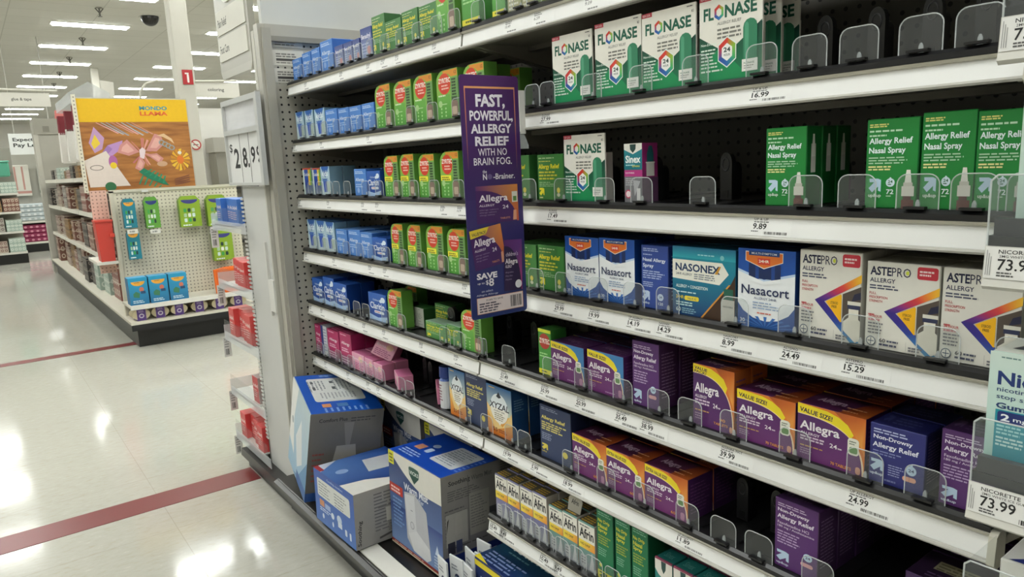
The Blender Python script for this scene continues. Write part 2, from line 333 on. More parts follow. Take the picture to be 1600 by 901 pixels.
def f_ast(f):
    f.t('ASTE', .05, .845, .3, .1, '#141a3e', .03); f.t('PRO', .355, .845, .26, .1, '#141a3e', -.002)
    f.e(.575, .895, .03, .022, '#d7dd4a', 60, 300, 10); f.t('ALLERGY', .05, .765, .36, .05, '#20264a', .015)
    f.fl(.05, .735, .42, 2, .03, .016, '#4b4f66', 2)
    f.rr(.70, .84, .97, .975, .03, .025, '#c3303f'); f.fl(.73, .935, .2, 2, .035, .02, '#f6dada', 3)
    for i, s in enumerate(('FULL', 'PRESCRIPTION', 'STRENGTH')): f.t(s, .05, .625-i*.045, (.1, .26, .19)[i], .028, '#b8434a', .012)
    # ribbon
    top = [(.27, .44), (.97, .745), (1, .745), (1, .68), (.43, .44)]
    n = 14; cs = ['#33207c', '#6b2b86', '#b62c52', '#d8423a', '#e9922c', '#f0bd2e']
    def cl(t):
        t *= len(cs)-1; i = min(int(t), len(cs)-2); a, b = lin(cs[i]), lin(cs[i+1]); return tuple(a[k]+(b[k]-a[k])*(t-i) for k in range(4))
    f.k += 1
    for i in range(n):
        t0, t1 = i/n, (i+1)/n; A = lambda t: (.27+.73*t, .44+.33*t); Z = lambda t: (.43+.57*t, .435+.245*t)
        f.b.face([f.P(*Z(t0)), f.P(*Z(t1)), f.P(*A(t1)), f.P(*A(t0))], [cl(t0), cl(t1), cl(t1), cl(t0)], f.mat)
    cs = ['#33207c', '#2f2386', '#2a3f96', '#2a72ae', '#2f8cc0']
    for i in range(n):
        t0, t1 = i/n, (i+1)/n; A = lambda t: (.27+.60*t, .44-.44*t); Z = lambda t: (.43+.56*t, .435-.41*t)
        f.b.face([f.P(*A(t0)), f.P(*A(t1)), f.P(*Z(t1)), f.P(*Z(t0))], [cl(t0), cl(t1), cl(t1), cl(t0)], f.mat)
    f.p([(.45, .435), (.69, .535), (.705, .52), (.705, .225), (.69, .225)], '#f2b411'); f.t('STEROID', .53, .415, .12, .03, '#3a2c10', .012); f.t('FREE', .55, .375, .08, .028, '#3a2c10', .012)
    f.p([(.72, .2), (.72, .54), (1, .64), (1, .06), (.97, .06)], '#51463e'); f.p([(.74, .14), (.74, .24), (.82, .29), (.82, .42), (.97, .42), (.97, .28), (1, .26), (1, .05), (.93, .02)], '#e6e0d2')
    f.r(.8, .43, 1, .47, '#dcd8cc'); f.r(.8, .385, .99, .43, '#2c3152'); f.p([(.86, .47), (1, .5), (1, .58), (.9, .55)], '#1d1f3c')
    f.t('24 HOUR', .05, .36, .2, .03, '#b8434a', .012); f.fl(.05, .4, .1, 1, .03, .018, '#b8434a', 2); f.fl(.05, .345, .2, 1, .03, .022, '#c8848a', 2); f.fl(.05, .3, .26, 4, .036, .016, '#6c6c74', 5)
    f.e(.1, .085, .07, .055, '#41506a'); f.e(.1, .085, .058, .045, W_); f.r(.055, .08, .145, .09, '#41506a'); f.r(.095, .045, .105, .125, '#41506a')
    f.t('60', .22, .085, .09, .045, '#242838', .01); f.fl(.33, .115, .22, 1, .03, .02, '#4b4f66', 1); f.fl(.22, .07, .3, 1, .03, .022, '#4b4f66', 2); f.fl(.63, .08, .2, 2, .03, .018, '#6c6c74', 3); f.r(.595, .03, .598, .13, '#8a8a88')
def f_all(f, corner, band, tall=False, label='VALUE SIZE!', body='#6a2a6e', dark='#45205c'):
    f.g(0, 0, 1, 1, body, dark)
    n = 20; ry = .86 if not tall else .90; ex = 2.8
    ar = [(.97*math.sin(math.radians(90*i/n))**(2/ex), -.05+ry*math.cos(math.radians(90*i/n))**(2/ex)) for i in range(n+1)]
    f.p([(0, 1), (1, 1), (1, 0), (.97, 0)] + [q for q in ar[::-1] if q[1] > 0] , corner)
    f.p([(.55, 1), (1, 1), (1, .35), (.94, .5), (.85, .68), (.7, .86)], [lin('#a34d1a'), lin('#c9641e'), lin('#e0842e'), lin('#e8a24a'), lin('#dc8230'), lin('#c0601e')] if corner[1] in 'd' else [corner]*6)
    f.k += 1
    for i in range(n):
        (a, b), (c, d) = ar[i], ar[i+1]; s0, s1 = i/n, (i+1)/n
        f.b.face([f.P(a, b), f.P(c, d), f.P(c+.028*s1, d+.03*(1-s1)), f.P(a+.028*s0, b+.03*(1-s0))], '#f3d7b0', f.mat)
    if band:
        lo = [(x, y+.015) for x, y in ar if x < .83]
        f.p([(.84, .67 if not tall else .72), (.75, .82 if not tall else .85), (.62, .91), (.45, .965), (0, 1)] + lo, '#ecd622'); f.t(label, .03, .855 if not tall else .915, .5 if len(label) > 6 else .32, .085 if not tall else .05, '#2c2440', .03, rot=-.08)
    f.t('Allegra', .04, .50, .6, .2, '#efe9ee', .022); f.t('ALLERGY', .05, .455, .3, .05, '#e2d6e2', .02)
    f.fl(.05, .43, .42, 2, .05, .028, '#d7c4d6', 4); f.t('24', .5, .345, .11, .075, '#efe9ee', .012); f.fl(.62, .375, .08, 1, .03, .024, '#d7c4d6', 1)
    f.fl(.05, .26, .42, 1, .05, .02, '#c79a5e', 2); f.fl(.05, .2, .2, 3, .04, .016, '#a98cab', 6)
    if not tall:
        f.rr(.76, .33, .92, .62, .05, .05, '#e6e4d6'); f.rr(.785, .36, .9, .47, .03, .03, '#5f8a4a'); f.fl(.785, .57, .1, 2, .04, .02, '#5c6a58', 3)
def f_a7(f):
    f_all(f, '#d97a26', True); f.t('70 TABLETS', .52, .05, .3, .055, '#e59a44', .015); f.rr(.88, .02, .95, .15, .03, .04, '#dca088')
def f_av(f):
    f_all(f, '#3f7fb8', True, label='VALUE SIZE!', body='#6d2c70', dark='#5a2762'); f.fl(.5, .08, .3, 1, .05, .03, '#b48ab6', 3); f.rr(.86, .02, .95, .2, .03, .04, '#b77aa0')
def f_al(f):
    f_all(f, '#d9762a', True, True, 'VALUE', '#5b2568', '#3e1d58'); f.t('PACK!', .03, .862, .3, .045, '#2c2440', .02, rot=-.08); f.t('90', .66, .16, .14, .05, '#e59a44', .015); f.t('TABLETS', .52, .09, .34, .04, '#e59a44', .012); f.rr(.9, .02, .97, .12, .03, .03, '#dca088')
def f_ax(f):
    f_all(f, '#d9772a', True, label='EXTRA VALUE SIZE!', body='#74316f', dark='#562463'); f.t('60', .62, .07, .1, .07, '#e59a44', .012); f.rr(.84, .02, .93, .2, .03, .04, '#b77aa0')
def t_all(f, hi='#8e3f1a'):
    f.p([(.60, 0), (1, 0), (1, 1), (.80, 1)], [hi, '#a8521f', '#7a3218', '#62241c']); f.t('Allegra', .14, .3, .42, .34, '#b49ab0', .02); f.fl(.6, .4, .3, 2, .2, .05, '#d59a70', 3)  # orange duller towards the back: falloff of light mixed into the print colour
def t_all2(f): f.t('Allegra', .18, .3, .42, .34, '#8d6f92', .02); f.fl(.6, .5, .3, 3, .15, .05, '#7d5d84', 3)
def s_all(f): f.fl(.1, .85, .8, 9, .08, .025, '#6d4572', 5)
def f_nd(f):
    f.fl(.07, .92, .65, 2, .045, .022, '#b4b9de', 1); f.t('Non-Drowsy', .07, .73, .7, .09, '#e6e8f6', .022); f.t('Allergy Relief', .06, .585, .82, .11, '#e6e8f6', .022)
    f.fl(.07, .555, .55, 2, .045, .02, '#7f86b8', 3); f.fl(.36, .36, .28, 5, .04, .016, '#9aa0cc', 4)
    f.arrow(.03, .2, .24, .2, '#b9cfe6'); f.t('up&up', .03, .12, .24, .06, '#d5def0', .02); f.e(.77, .36, .09, .08, '#b9cfe6'); f.e(.77, .45, .025, .02, '#b9cfe6'); f.t('24', .72, .335, .1, .05, '#20235c', .02)
    f.rr(.62, .17, .86, .25, .04, .04, '#e0a48c'); f.r(.735, .17, .745, .25, '#b87c68'); f.fl(.3, .1, .25, 1, .04, .03, '#6f76a8', 2)
def t_nd(f): f.arrow(.1, .3, .12, .5, '#3f4478'); f.fl(.3, .75, .5, 3, .2, .07, '#565b8c', 3)
def f_np(f):
    f.fl(.07, .935, .7, 2, .03, .014, '#c7b2d2', 1); f.t('Non-Drowsy', .07, .80, .72, .065, '#eae2f0', .022); f.t('Allergy Relief', .06, .70, .84, .078, '#eae2f0', .022)
    f.t('Fexofenadine HCl', .07, .635, .72, .04, '#d8c8e0', .01); f.t('180 mg / Antihistamine', .07, .58, .84, .04, '#d8c8e0', .01); f.fl(.07, .54, .55, 5, .04, .018, '#b79ec6', 6)
    f.arrow(.05, .1, .3, .15, '#b9cfe6'); f.t('up&up', .06, .04, .28, .045, '#d5def0', .02); f.e(.78, .3, .1, .055, '#b9cfe6'); f.t('24', .725, .28, .11, .035, '#4a2560', .02); f.rr(.62, .16, .9, .215, .04, .028, '#d59aa0')
def s_np(f): f.fl(.12, .85, .76, 14, .05, .014, '#8f7a9a', 3)
def t_np(f): f.arrow(.08, .3, .16, .5, '#6c5580'); f.fl(.32, .75, .5, 3, .2, .06, '#6f5584', 3)
def f_xyz(f):
    f.g(0, .45, 1, 1, '#c9d3c2', '#2b6aa6'); f.g(0, 0, 1, .45, '#c96a12', '#e6b04a')
    f.p([(0, .62), (0, .5), (.3, .1), (1, .3), (1, .55), (.6, .2)], '#e8c682')
    f.e(.5, .56, .36, .3, '#f0ede2'); f.e(.5, .56, .36, .3, '#e6edf0', 0, 180); f.p([(.3, .38), (.7, .38), (.5, .22)], '#f0ede2')
    f.p([(.4, .8), (.5, .9), (.6, .8), (.5, .77)], '#1c2430')
    f.t('XYZAL', .1, .545, .8, .13, '#1d1f2c', .02, .12); f.t('ALLERGY 24HR', .28, .49, .44, .03, '#3a3e4a', .01); f.fl(.3, .46, .44, 4, .04, .018, '#8a7f6a', 3)
    f.t('55', .2, .07, .2, .08, '#7a2c10', .02); f.fl(.45, .14, .34, 2, .04, .024, '#8a3a10', 2); f.fl(.1, .965, .3, 1, .03, .02, '#d8b04a', 2)
def s_xyz(f): f.fl(.15, .8, .6, 5, .05, .02, '#6f90b0', 3)
def f_arn(f):
    f.fl(.06, .955, .55, 2, .03, .014, '#8f9ab6', 2); f.t('Allergy Relief', .06, .72, .76, .085, '#e8d86a', .02); f.fl(.06, .69, .8, 4, .042, .024, '#cfc46c', 4); f.fl(.06, .48, .4, 4, .035, .018, '#8f9ab6', 5)
    f.t('up&up', .04, .1, .16, .04, '#d8c64a', .01); f.arrow(.04, .15, .2, .12, '#d8c64a'); f.e(.8, .2, .08, .06, '#d8c64a')
def f_gar(f):
    f.fl(.06, .93, .82, 1, .04, .02, '#b6d2a0', 1); f.fl(.06, .86, .55, 1, .04, .018, '#c8c85a', 2); f.t('Allergy Relief', .05, .66, .8, .13, '#e9dc2c', .025); f.fl(.06, .63, .75, 3, .07, .035, '#c9c43a', 3); f.fl(.06, .4, .6, 3, .04, .018, '#9cc092', 4)
    f.arrow(.05, .1, .2, .17, '#e9dc2c'); f.fl(.06, .07, .18, 1, .04, .025, '#e0d8a0', 1); f.e(.8, .22, .06, .06, '#e6d84a'); f.e(.8, .12, .06, .04, '#cfd6b0')
def f_bl(f):
    f.fl(.1, .92, .7, 2, .055, .03, '#b9d0f0', 1); f.t('Allergy', .1, .5, .7, .17, '#dce8f8', .01); f.fl(.1, .44, .6, 2, .08, .04, '#a9c4ec', 2); f.r(.08, .82, .9, .835, '#9cbbe8'); f.e(.3, .2, .1, .1, '#8fb0e4')
def f_cl(f):
    f.g(0, 0, 1, 1, '#123f92', '#2760b8'); f.p([(0, .0), (1, .0), (1, .22), (.5, .12), (0, .2)], '#a9c6ea'); f.t("Children's", .25, .72, .4, .07, '#cfe0f6', .01)
    f.t('Claritin', .08, .42, .8, .24, '#eef3fb', .015); f.rr(.3, .27, .85, .37, .05, .04, '#d8e2ee'); f.fl(.34, .335, .4, 1, .04, .03, '#c0504a', 1); f.e(.82, .8, .12, .1, '#dbe8f6'); f.e(.7, .74, .08, .06, '#dbe8f6')
def f_af(f, body='#6c6a9e'):
    f.g(0, 0, 1, .5, '#9a9aa4', body); f.r(0, .43, 1, .97, '#ebe8dd'); f.fl(.1, .93, .8, 1, .04, .025, '#5c5a55', 1); f.t('Afrin', .06, .66, .88, .21, '#15161a', .03); f.p([(0, .43), (1, .43), (1, .60), (.5, .6), (0, .6)], ['#f1dd4e', '#e58a36', '#e8a03c', '#f0d84a', '#f1dd4e']); f.t('NO DRIP', .12, .5, .6, .05, '#4b3a18', .01)
    f.rr(.1, .03, .5, .3, .08, .06, '#b9b9bd'); f.fl(.15, .25, .3, 3, .06, .025, '#6a6a72', 2); f.p([(.62, .03), (.92, .03), (.92, .2), (.82, .42), (.72, .2)], '#d0d0d2')
def f_aft(f): f_af(f, '#5d9488')
def t_af(f): f.fl(.08, .7, .8, 3, .22, .12, '#c9a640', 2)
def f_gd(f):
    f.fl(.1, .955, .8, 2, .03, .014, '#7fb89a', 2); f.t('No Drip', .1, .80, .7, .06, '#e3dc3c', .02); f.t('Nasal', .1, .735, .55, .055, '#e3dc3c', .02); f.t('Spray', .1, .665, .55, .06, '#e3dc3c', .02); f.fl(.1, .63, .75, 4, .035, .018, '#9aa83c', 4); f.fl(.1, .45, .6, 4, .03, .014, '#7fb89a', 5); f.e(.22, .2, .09, .028, '#e3dc3c'); f.rr(.02, .0, .98, .12, .03, .01, '#d9cf3a'); f.arrow(.1, .015, .5, .09, '#3f5a30')
def f_sn(f):
    f.g(0, 0, 1, 1, '#176a68', '#1f8a84'); f.p([(0, 1), (1, 1), (1, .78), (.8, .7), (.5, .66), (.2, .72), (0, .8)], '#e6e3da'); f.p([(.36, .97), (.64, .97), (.62, .84), (.5, .76), (.38, .84)], '#2b4a46'); f.t('Sinex', .06, .47, .85, .17, '#e8f0ee', .03); f.r(0, .22, 1, .34, '#8a2a5e'); f.fl(.1, .2, .7, 3, .05, .025, '#9cc8c4', 2); f.r(0, .975, 1, 1, '#8e2b52')
def t_sn(f): f.t('Sinex', .2, .3, .5, .4, '#5a9a94', .02); f.r(0, 0, 1, .08, '#8e2b52')
def f_sx(f):
    f.g(0, 0, 1, .45, '#6a6a70', '#77757c'); f.r(0, .44, 1, .55, '#b0307e'); f.t('SOOTHING', .06, .49, .5, .025, '#f4e4ee', .01); f.g(0, .56, 1, 1, '#17707e', '#1c8490'); f.p([(0, 1), (1, 1), (1, .9), (.5, .82), (0, .9)], '#e9e7df')
    f.p([(.33, .985), (.67, .985), (.65, .9), (.5, .84), (.35, .9)], '#24423e'); f.t('Sinex', .08, .67, .84, .13, '#eef4f2', .03); f.fl(.1, .645, .7, 1, .04, .02, '#a9d4d4', 1); f.t('SEVERE', .45, .6, .42, .03, '#d8d45a', .01)
    f.fl(.08, .41, .7, 4, .035, .015, '#b8b8bc', 3); f.p([(.58, .1), (.9, .36), (.5, .38)], '#b9b7bd'); f.r(.7, .0, .9, .24, '#dcd9da'); f.e(.22, .14, .17, .075, '#c22f5a'); f.e(.22, .14, .13, .055, '#e8d8dc')
def s_sx(f): f.r(0, 0, 1, .42, '#5a3a58'); f.p([(.3, .68), (.72, .68), (.72, .82), (.62, .95), (.42, .95), (.3, .82)], '#1d5a62'); f.r(.26, .44, .76, .66, '#d9d6d2'); f.r(.22, .66, .8, .68, '#e6e4e0')
def f_pk(f): f.fl(.1, .94, .7, 1, .05, .03, '#f0b8d0', 1); f.t('Allergy', .15, .6, .7, .12, '#f6e6ee', .02); f.fl(.15, .52, .6, 2, .07, .04, '#f0c0d6', 2); f.g(0, 0, 1, .3, '#6a5a6e', '#a03a68'); f.fl(.1, .25, .7, 3, .08, .03, '#d0c0cc', 3)
def t_pk(f): f.fl(.15, .8, .6, 3, .25, .1, '#d87aa4', 2)
def f_pw(f): f.r(.0, 0, .4, 1, '#2f3f86'); f.fl(.45, .9, .5, 8, .1, .04, '#8a90b8', 3)
def f_ps(f): f.t('Benadryl', .08, .55, .8, .2, '#f4dce6', .01); f.fl(.1, .45, .8, 4, .1, .05, '#b05a86', 2); f.e(.7, .7, .16, .18, '#f0c8b0')
def f_bp(f):
    f.g(0, 0, 1, 1, '#c9d8dc', '#9fc0d8'); f.p([(.1, .95), (.5, .6), (.9, .95), (.9, 1), (.1, 1)], '#2d62ae'); f.t('kids', .12, .66, .7, .2, '#e8f2f8', .02, .1); f.p([(.3, .1), (.6, .1), (.7, .55), (.2, .55)], '#3357b4'); f.fl(.1, .58, .8, 2, .06, .03, '#5a8ac0', 2); f.rr(.62, .12, .9, .45, .05, .05, '#b9cbbf')
def f_br(f): f.r(0, .94, 1, 1, '#c24a3a'); f.r(.0, 0, .18, .94, '#cfe0d8'); f.g(.18, .35, .62, .94, '#1c3f9c', '#2b58b8'); f.r(.62, .35, .82, .94, '#d8b43c'); f.r(.82, .35, 1, .94, '#7ab04a'); f.g(.18, 0, 1, .35, '#7e8a98', '#3e5490'); f.t('Sudafed', .2, .7, .6, .12, '#eef0f4', .02)
def f_bd(f): f.g(0, 0, 1, 1, '#8f9cc0', '#263c86'); f.t('Benadryl', .08, .6, .8, .2, '#e6e4f0', .02); f.fl(.1, .5, .8, 4, .1, .05, '#aab4d6', 3); f.e(.7, .25, .16, .14, '#c88a8a')
def f_fb(f): f.g(0, 0, 1, 1, '#b9b088', '#7a9a4a'); f.e(.4, .45, .25, .25, '#a04a3a'); f.e(.7, .6, .2, .2, '#e0c83a'); f.e(.3, .75, .18, .15, '#e8e4d8'); f.fl(.1, .25, .8, 3, .08, .04, '#e8e4d0', 2)
def f_gb(f): f.fl(.08, .92, .84, 12, .075, .025, '#8c918a', 4)
def f_zx(f): f.r(0, .93, 1, 1, '#cfd83a'); f.e(.5, .74, .42, .17, '#a33024'); f.t('ZYRTEC', .1, .69, .8, .11, '#f2e8e0', .02); f.fl(.1, .48, .7, 2, .06, .03, '#9fd08a', 2); f.r(0, .02, 1, .12, '#e6dc34'); f.fl(.2, .09, .6, 1, .05, .035, '#4a5a20', 1)
def flon_pack():
    b = B(); w, h = .124, .139
    b.cbox(-w/2, 0, 0, w/2, .004, h, {'f': '#0f6b4a', 'b': '#d9d6cc', 'l': '#d9d6cc', 'r': '#d9d6cc', 't': '#dcd9cf', 'd': '#cfccc3'}, .0008)
    b.cbox(-.045, .004, 0, .035, .05, .10, {'f': '#d9d6cc', 'b': '#cfccc3', 'l': '#d3d0c6', 'r': '#d3d0c6', 't': '#dcd9cf', 'd': '#cfccc3'}, .001)
    f_flon(F(b, (-w/2, 0, 0), (1, 0, 0), (0, 0, 1), (0, -1, 0), w, h)); return b
def zyrtec(w, h, d, band):
    """die cut card with a rounded shoulder and a printed bottle strip"""
    b = B()
    q = [(-w/2, 0), (w/2, 0), (w/2, h), (-w*.12, h)] + [(-w/2+w*.38*(1-math.sin(a)), h*.78+h*.22*math.cos(a)) for a in (math.radians(k) for k in (15, 35, 55, 75, 90))]
    b.prism(q, 0, d, '#84b545', '#5f963c')
    f = F(b, (-w/2, 0, 0), (1, 0, 0), (0, 0, 1), (0, -1, 0), w, h)
    f.g(.02, .0, .62, .5, '#4f9a3c', '#6aae44'); f.r(.66, .0, 1, .82, '#6f9c58'); f.p([(.3, .985), (.98, .985), (.98, .85), (.7, .84), (.6, .9), (.35, .93)], '#e3942c')
    f.t('12', .84, .89, .1, .06, '#7a3a10', .01); f.e(.38, .72, .29, .215, '#d8441f'); f.e(.38, .66, .2, .13, '#d13a26'); f.t('ZYRTEC', .1, .74, .56, .1, '#f4ece4', .03); f.fl(.24, .7, .34, 2, .06, .03, '#f0c0b0', 2)
    f.fl(.72, .8, .22, 6, .06, .035, '#20301c', 3)
    if band: f.r(.02, .37, .58, .49, '#efe63a'); f.fl(.08, .455, .44, 2, .045, .025, '#7a7620', 2)
    else: f.fl(.08, .5, .4, 1, .045, .03, '#d8ecc0', 2)
    f.rr(.66, .02, .96, .36, .1, .06, '#8a6a5a'); f.r(.69, .36, .93, .44, '#3c5a34'); f.rr(.7, .08, .92, .24, .04, .03, '#d0b49c'); f.e(.16, .32, .09, .07, '#a9d08c'); f.fl(.25, .32, .3, 1, .04, .02, '#b8dca0', 1)
    for i in range(6): f.e(.2+(i % 2)*.2, .22-(i//2)*.075, .035, .025, '#a9d890', n=8)
    return b
# ---------------------------------------------------------------- measured tables
TICKETS = [
(2, 1.253, 'FLONASE', '27.99'), (2, 0.716, 'UP & UP', '16.99'), (3, 1.24, 'FLONASE', '17.49'), (3, 0.71, 'UP & UP', '9.89'),
(4, 1.229, 'NASACORT', '29.99'), (4, 1.115, 'NASACORT', '19.99'), (4, 1.0, 'UP ALLERGY', '14.19'), (4, 0.92, 'NASONEX', '14.29'),
(4, 0.77, 'NASACORT', '8.99'), (4, 0.652, 'ASTEPRO', '24.49'), (4, 0.546, 'ASTEPRO', '15.29'), (5, 1.455, 'ZYRTEC', '21.49'),
(5, 1.292, 'ALLEGRA', '30.99'), (5, 1.165, 'ALLEGRA', '20.99'), (5, 1.04, 'UP ALLERGY', '35.49'), (5, 0.967, 'ALLEGRA', '38.99'),
(5, 0.773, 'ALLEGRA 70CT', '39.99'), (5, 0.531, 'UP ALLERGY', '24.99'), (6, 1.458, 'XYZAL', '19.99'), (6, 1.34, 'UP ALLERGY', '5.99'),
(6, 1.219, 'ALLEGRA', '18.99'), (6, 0.875, 'UP ALLERGY', '11.89'), (6, 0.679, 'UP ALLERGY', '14.89'), (7, 1.54, 'AFRIN', '10.49'),
(7, 1.491, 'AFRIN', '9.49'), (7, 1.321, 'AFRIN', '10.49'), (7, 1.264, 'AFRIN', '9.49'), (1, 2.598, '11.69', ''),
(1, 2.289, '8.89', ''), (1, 2.089, '10.09', ''), (1, 1.991, '6.19', ''), (1, 1.903, '12.39', ''),
(1, 1.697, '13.49', ''), (1, 1.371, '10.49', ''), (1, 1.104, '9.09', ''), (1, 1.266, '6.59', ''),
(2, 2.764, '8.19', ''), (2, 2.505, '7.79', ''), (2, 2.128, '11.39', ''), (3, 2.765, '8.19', ''),
(3, 2.489, '7.69', ''), (3, 2.204, '5.09', ''), (3, 2.101, '10.19', ''), (3, 1.705, '5.59', ''),
(3, 1.62, '10.79', ''), (4, 2.751, '7.09', ''), (4, 2.483, '6.59', ''), (4, 2.189, '13.99', ''),
(4, 2.082, '10.99', ''), (4, 1.617, '10.79', ''), (5, 2.756, '7.09', ''), (5, 2.645, '12.09', ''),
(5, 2.431, '13.19', ''), (5, 2.271, '8.69', ''), (5, 2.122, '11.39', ''), (5, 1.877, '11.09', ''),
(5, 1.682, '13.39', ''), (6, 2.76, '8.19', ''), (6, 2.655, '13.19', ''), (6, 2.446, '5.29', ''),
(6, 2.279, '8.79', ''), (6, 2.199, '5.09', ''), (6, 1.897, '12.29', ''), (6, 1.79, '8.29', ''),
(6, 1.674, '12.29', ''),
]
EMPTY_LANES = [(2,1.296),(2,1.243),(2,.627),(2,.551),(2,.467),(2,.396),(3,2.41),(3,2.32),(3,.825),(3,.546),(5,2.323),(5,2.25),(5,1.538),(5,1.431),(5,.854),(6,1.972),(6,2.03),(6,.776),(6,.700),(6,1.38)]
# ---------------------------------------------------------------- room
D = 1.0357           # x of the shelf fronts
YL, BAY = 2.7767, 1.22
YM, YR = YL-BAY, YL-2*BAY
ZT = [CAM_H + z for z in (.31601, .10019, -.10829, -.31698, -.52622, -.74021, -.97805)]
ZB = [CAM_H + z for z in (.28405, .07309, -.14035, -.34894, -.55990, -.76849, -1.01033)]
ZS = [z + .018 for z in ZT]
XB = 1.44            # back panel
CEIL = 4.17
def floor_mat():
    m, t, b = nt('vinyl_floor')
    tc = N(t, 'ShaderNodeTexCoord'); n1 = N(t, 'ShaderNodeTexNoise'); n1.inputs['Scale'].default_value = 22; n1.inputs['Detail'].default_value = 6; n1.inputs['Roughness'].default_value = .7
    mp = N(t, 'ShaderNodeMapping'); mp.inputs['Scale'].default_value = (1, 2.2, 1); mp.inputs['Rotation'].default_value = (0, 0, .5); link(t, tc.outputs['Object'], mp.inputs[0]); link(t, mp.outputs[0], n1.inputs['Vector'])
    cr_ = N(t, 'ShaderNodeValToRGB'); e = cr_.color_ramp.elements; e[0].position = .33; e[0].color = lin('#b3ae9e'); e[1].position = .45; e[1].color = lin('#b6b4aa')
    x = e.new(.62); x.color = lin('#bab8ae'); x = e.new(.72); x.color = lin('#cac8be')
    link(t, n1.outputs['Fac'], cr_.inputs[0])
    br = N(t, 'ShaderNodeTexBrick'); br.offset = 0; br.inputs['Scale'].default_value = 1; br.inputs['Brick Width'].default_value = .61; br.inputs['Row Height'].default_value = .61; br.inputs['Mortar Size'].default_value = .0016; br.inputs['Mortar Smooth'].default_value = 0
    br.inputs['Color1'].default_value = (1, 1, 1, 1); br.inputs['Color2'].default_value = (.97, .97, .96, 1); br.inputs['Mortar'].default_value = (.84, .83, .80, 1)
    m2 = N(t, 'ShaderNodeMapping'); m2.inputs['Location'].default_value = (.12, .1, 0); link(t, tc.outputs['Object'], m2.inputs[0]); link(t, m2.outputs[0], br.inputs['Vector'])
    mx = N(t, 'ShaderNodeMix', data_type='RGBA', blend_type='MULTIPLY'); mx.inputs[0].default_value = 1
    link(t, cr_.outputs[0], mx.inputs[6]); link(t, br.outputs['Color'], mx.inputs[7]); link(t, mx.outputs[2], b.inputs['Base Color'])
    n2 = N(t, 'ShaderNodeTexNoise'); n2.inputs['Scale'].default_value = 2.5; n2.inputs['Detail'].default_value = 3; link(t, tc.outputs['Object'], n2.inputs['Vector'])
    mr = N(t, 'ShaderNodeMapRange'); mr.inputs['To Min'].default_value = .05; mr.inputs['To Max'].default_value = .15; link(t, n2.outputs['Fac'], mr.inputs['Value']); link(t, mr.outputs['Result'], b.inputs['Roughness'])
    bp = N(t, 'ShaderNodeBump'); bp.inputs['Strength'].default_value = .04; bp.inputs['Distance'].default_value = .01; n3 = N(t, 'ShaderNodeTexNoise'); n3.inputs['Scale'].default_value = 9; link(t, tc.outputs['Object'], n3.inputs['Vector']); link(t, n3.outputs['Fac'], bp.inputs['Height']); link(t, bp.outputs[0], b.inputs['Normal'])
    return m
def ceil_mat():
    m, t, b = nt('ceiling_tile')
    tc = N(t, 'ShaderNodeTexCoord'); br = N(t, 'ShaderNodeTexBrick'); br.offset = 0; br.inputs['Scale'].default_value = 1; br.inputs['Brick Width'].default_value = 1.285; br.inputs['Row Height'].default_value = .6425; br.inputs['Mortar Size'].default_value = .008
    br.inputs['Color1'].default_value = lin('#cccac1'); br.inputs['Color2'].default_value = lin('#c8c6bd'); br.inputs['Mortar'].default_value = lin('#b2b0a6')
    mp = N(t, 'ShaderNodeMapping'); mp.inputs['Location'].default_value = (.3, .2, 0); link(t, tc.outputs['Object'], mp.inputs[0]); link(t, mp.outputs[0], br.inputs['Vector']); link(t, br.outputs['Color'], b.inputs['Base Color']); b.inputs['Roughness'].default_value = .9
    return m
FLOOR, CEILM = floor_mat(), ceil_mat()
X0, X1, Y0, Y1 = -9, 16, -8, 42
b = B(); b.box(X0, Y0, -.05, X1, Y1, 0, '#cccccc', FLOOR); struct(b.build('floor'))
b = B(); b.box(X0, Y0, CEIL, X1, Y1, CEIL+.05, '#bbbbbb', CEILM); struct(b.build('ceiling'))
for nm, q in (('wall_back', (X0, Y1, 0, X1, Y1+.1, CEIL)), ('wall_front', (X0, Y0-.1, 0, X1, Y0, CEIL)), ('wall_left', (X0-.1, Y0, 0, X0, Y1, CEIL)), ('wall_right', (X1, Y0, 0, X1+.1, Y1, CEIL))):
    b = B(); b.box(*q, '#d9d6cc', MATTE); struct(b.build(nm))
for i, (ya, yb, xa, xb) in enumerate(((3.19, 3.35, -9, .90), (6.62, 6.74, -9, .99))):
    b = B(); b.box(xa, ya, 0, xb, yb, .0015, '#74282a', PLAST); struct(b.build('trim_%d' % (i+1)))

# ---------------------------------------------------------------- ceiling lamps
lb = B(); lb.box(-.64, -.16, -.012, .64, .16, 0, '#d8d6cc', MATTE)
gb = B(); gb.box(-.60, -.13, -.026, .60, .13, -.012, '#ffffff', GLOW)  # drop lens added below the flat fixture so its glowing sides light the ceiling
LH, LG = lb.mesh('housing'), gb.mesh('diffuser')
rows = [15.6 + 2.57*k for k in range(-7, 10)]
def lamp(x, y, label, g):
    t = thing('ceiling_light', label, 'ceiling light', (x, y, CEIL), 0, g); put(LH, 'housing', t); put(LG, 'diffuser', t)
for xi, x in enumerate((-3.05, -.40, 2.28, 4.93, 7.3)):
    for k, y in enumerate(rows):
        seen = x > 2 and y > 12
        if x < 2 and y > 20: continue
        if not seen and y > 12: 
            if x < 2 and y > 20: continue
        yy = y if x < 4 else y + (-.05)
        if seen:
            lamp(x, yy, 'white rectangular ceiling light, %s away in the %s lamp row' % (ORD[[r for r in rows if r > 12].index(y)], ('first', 'second', 'third')[xi-2]), 'ceiling lights in view')
        else: lamp(x, yy, 'white ceiling light out over the aisle', 'ceiling lights above the camera')
b = B(); b.box(-.15, -.15, -.008, .15, .15, 0, '#d2cfc5', MATTE); c0 = b.build('ceiling_plate')
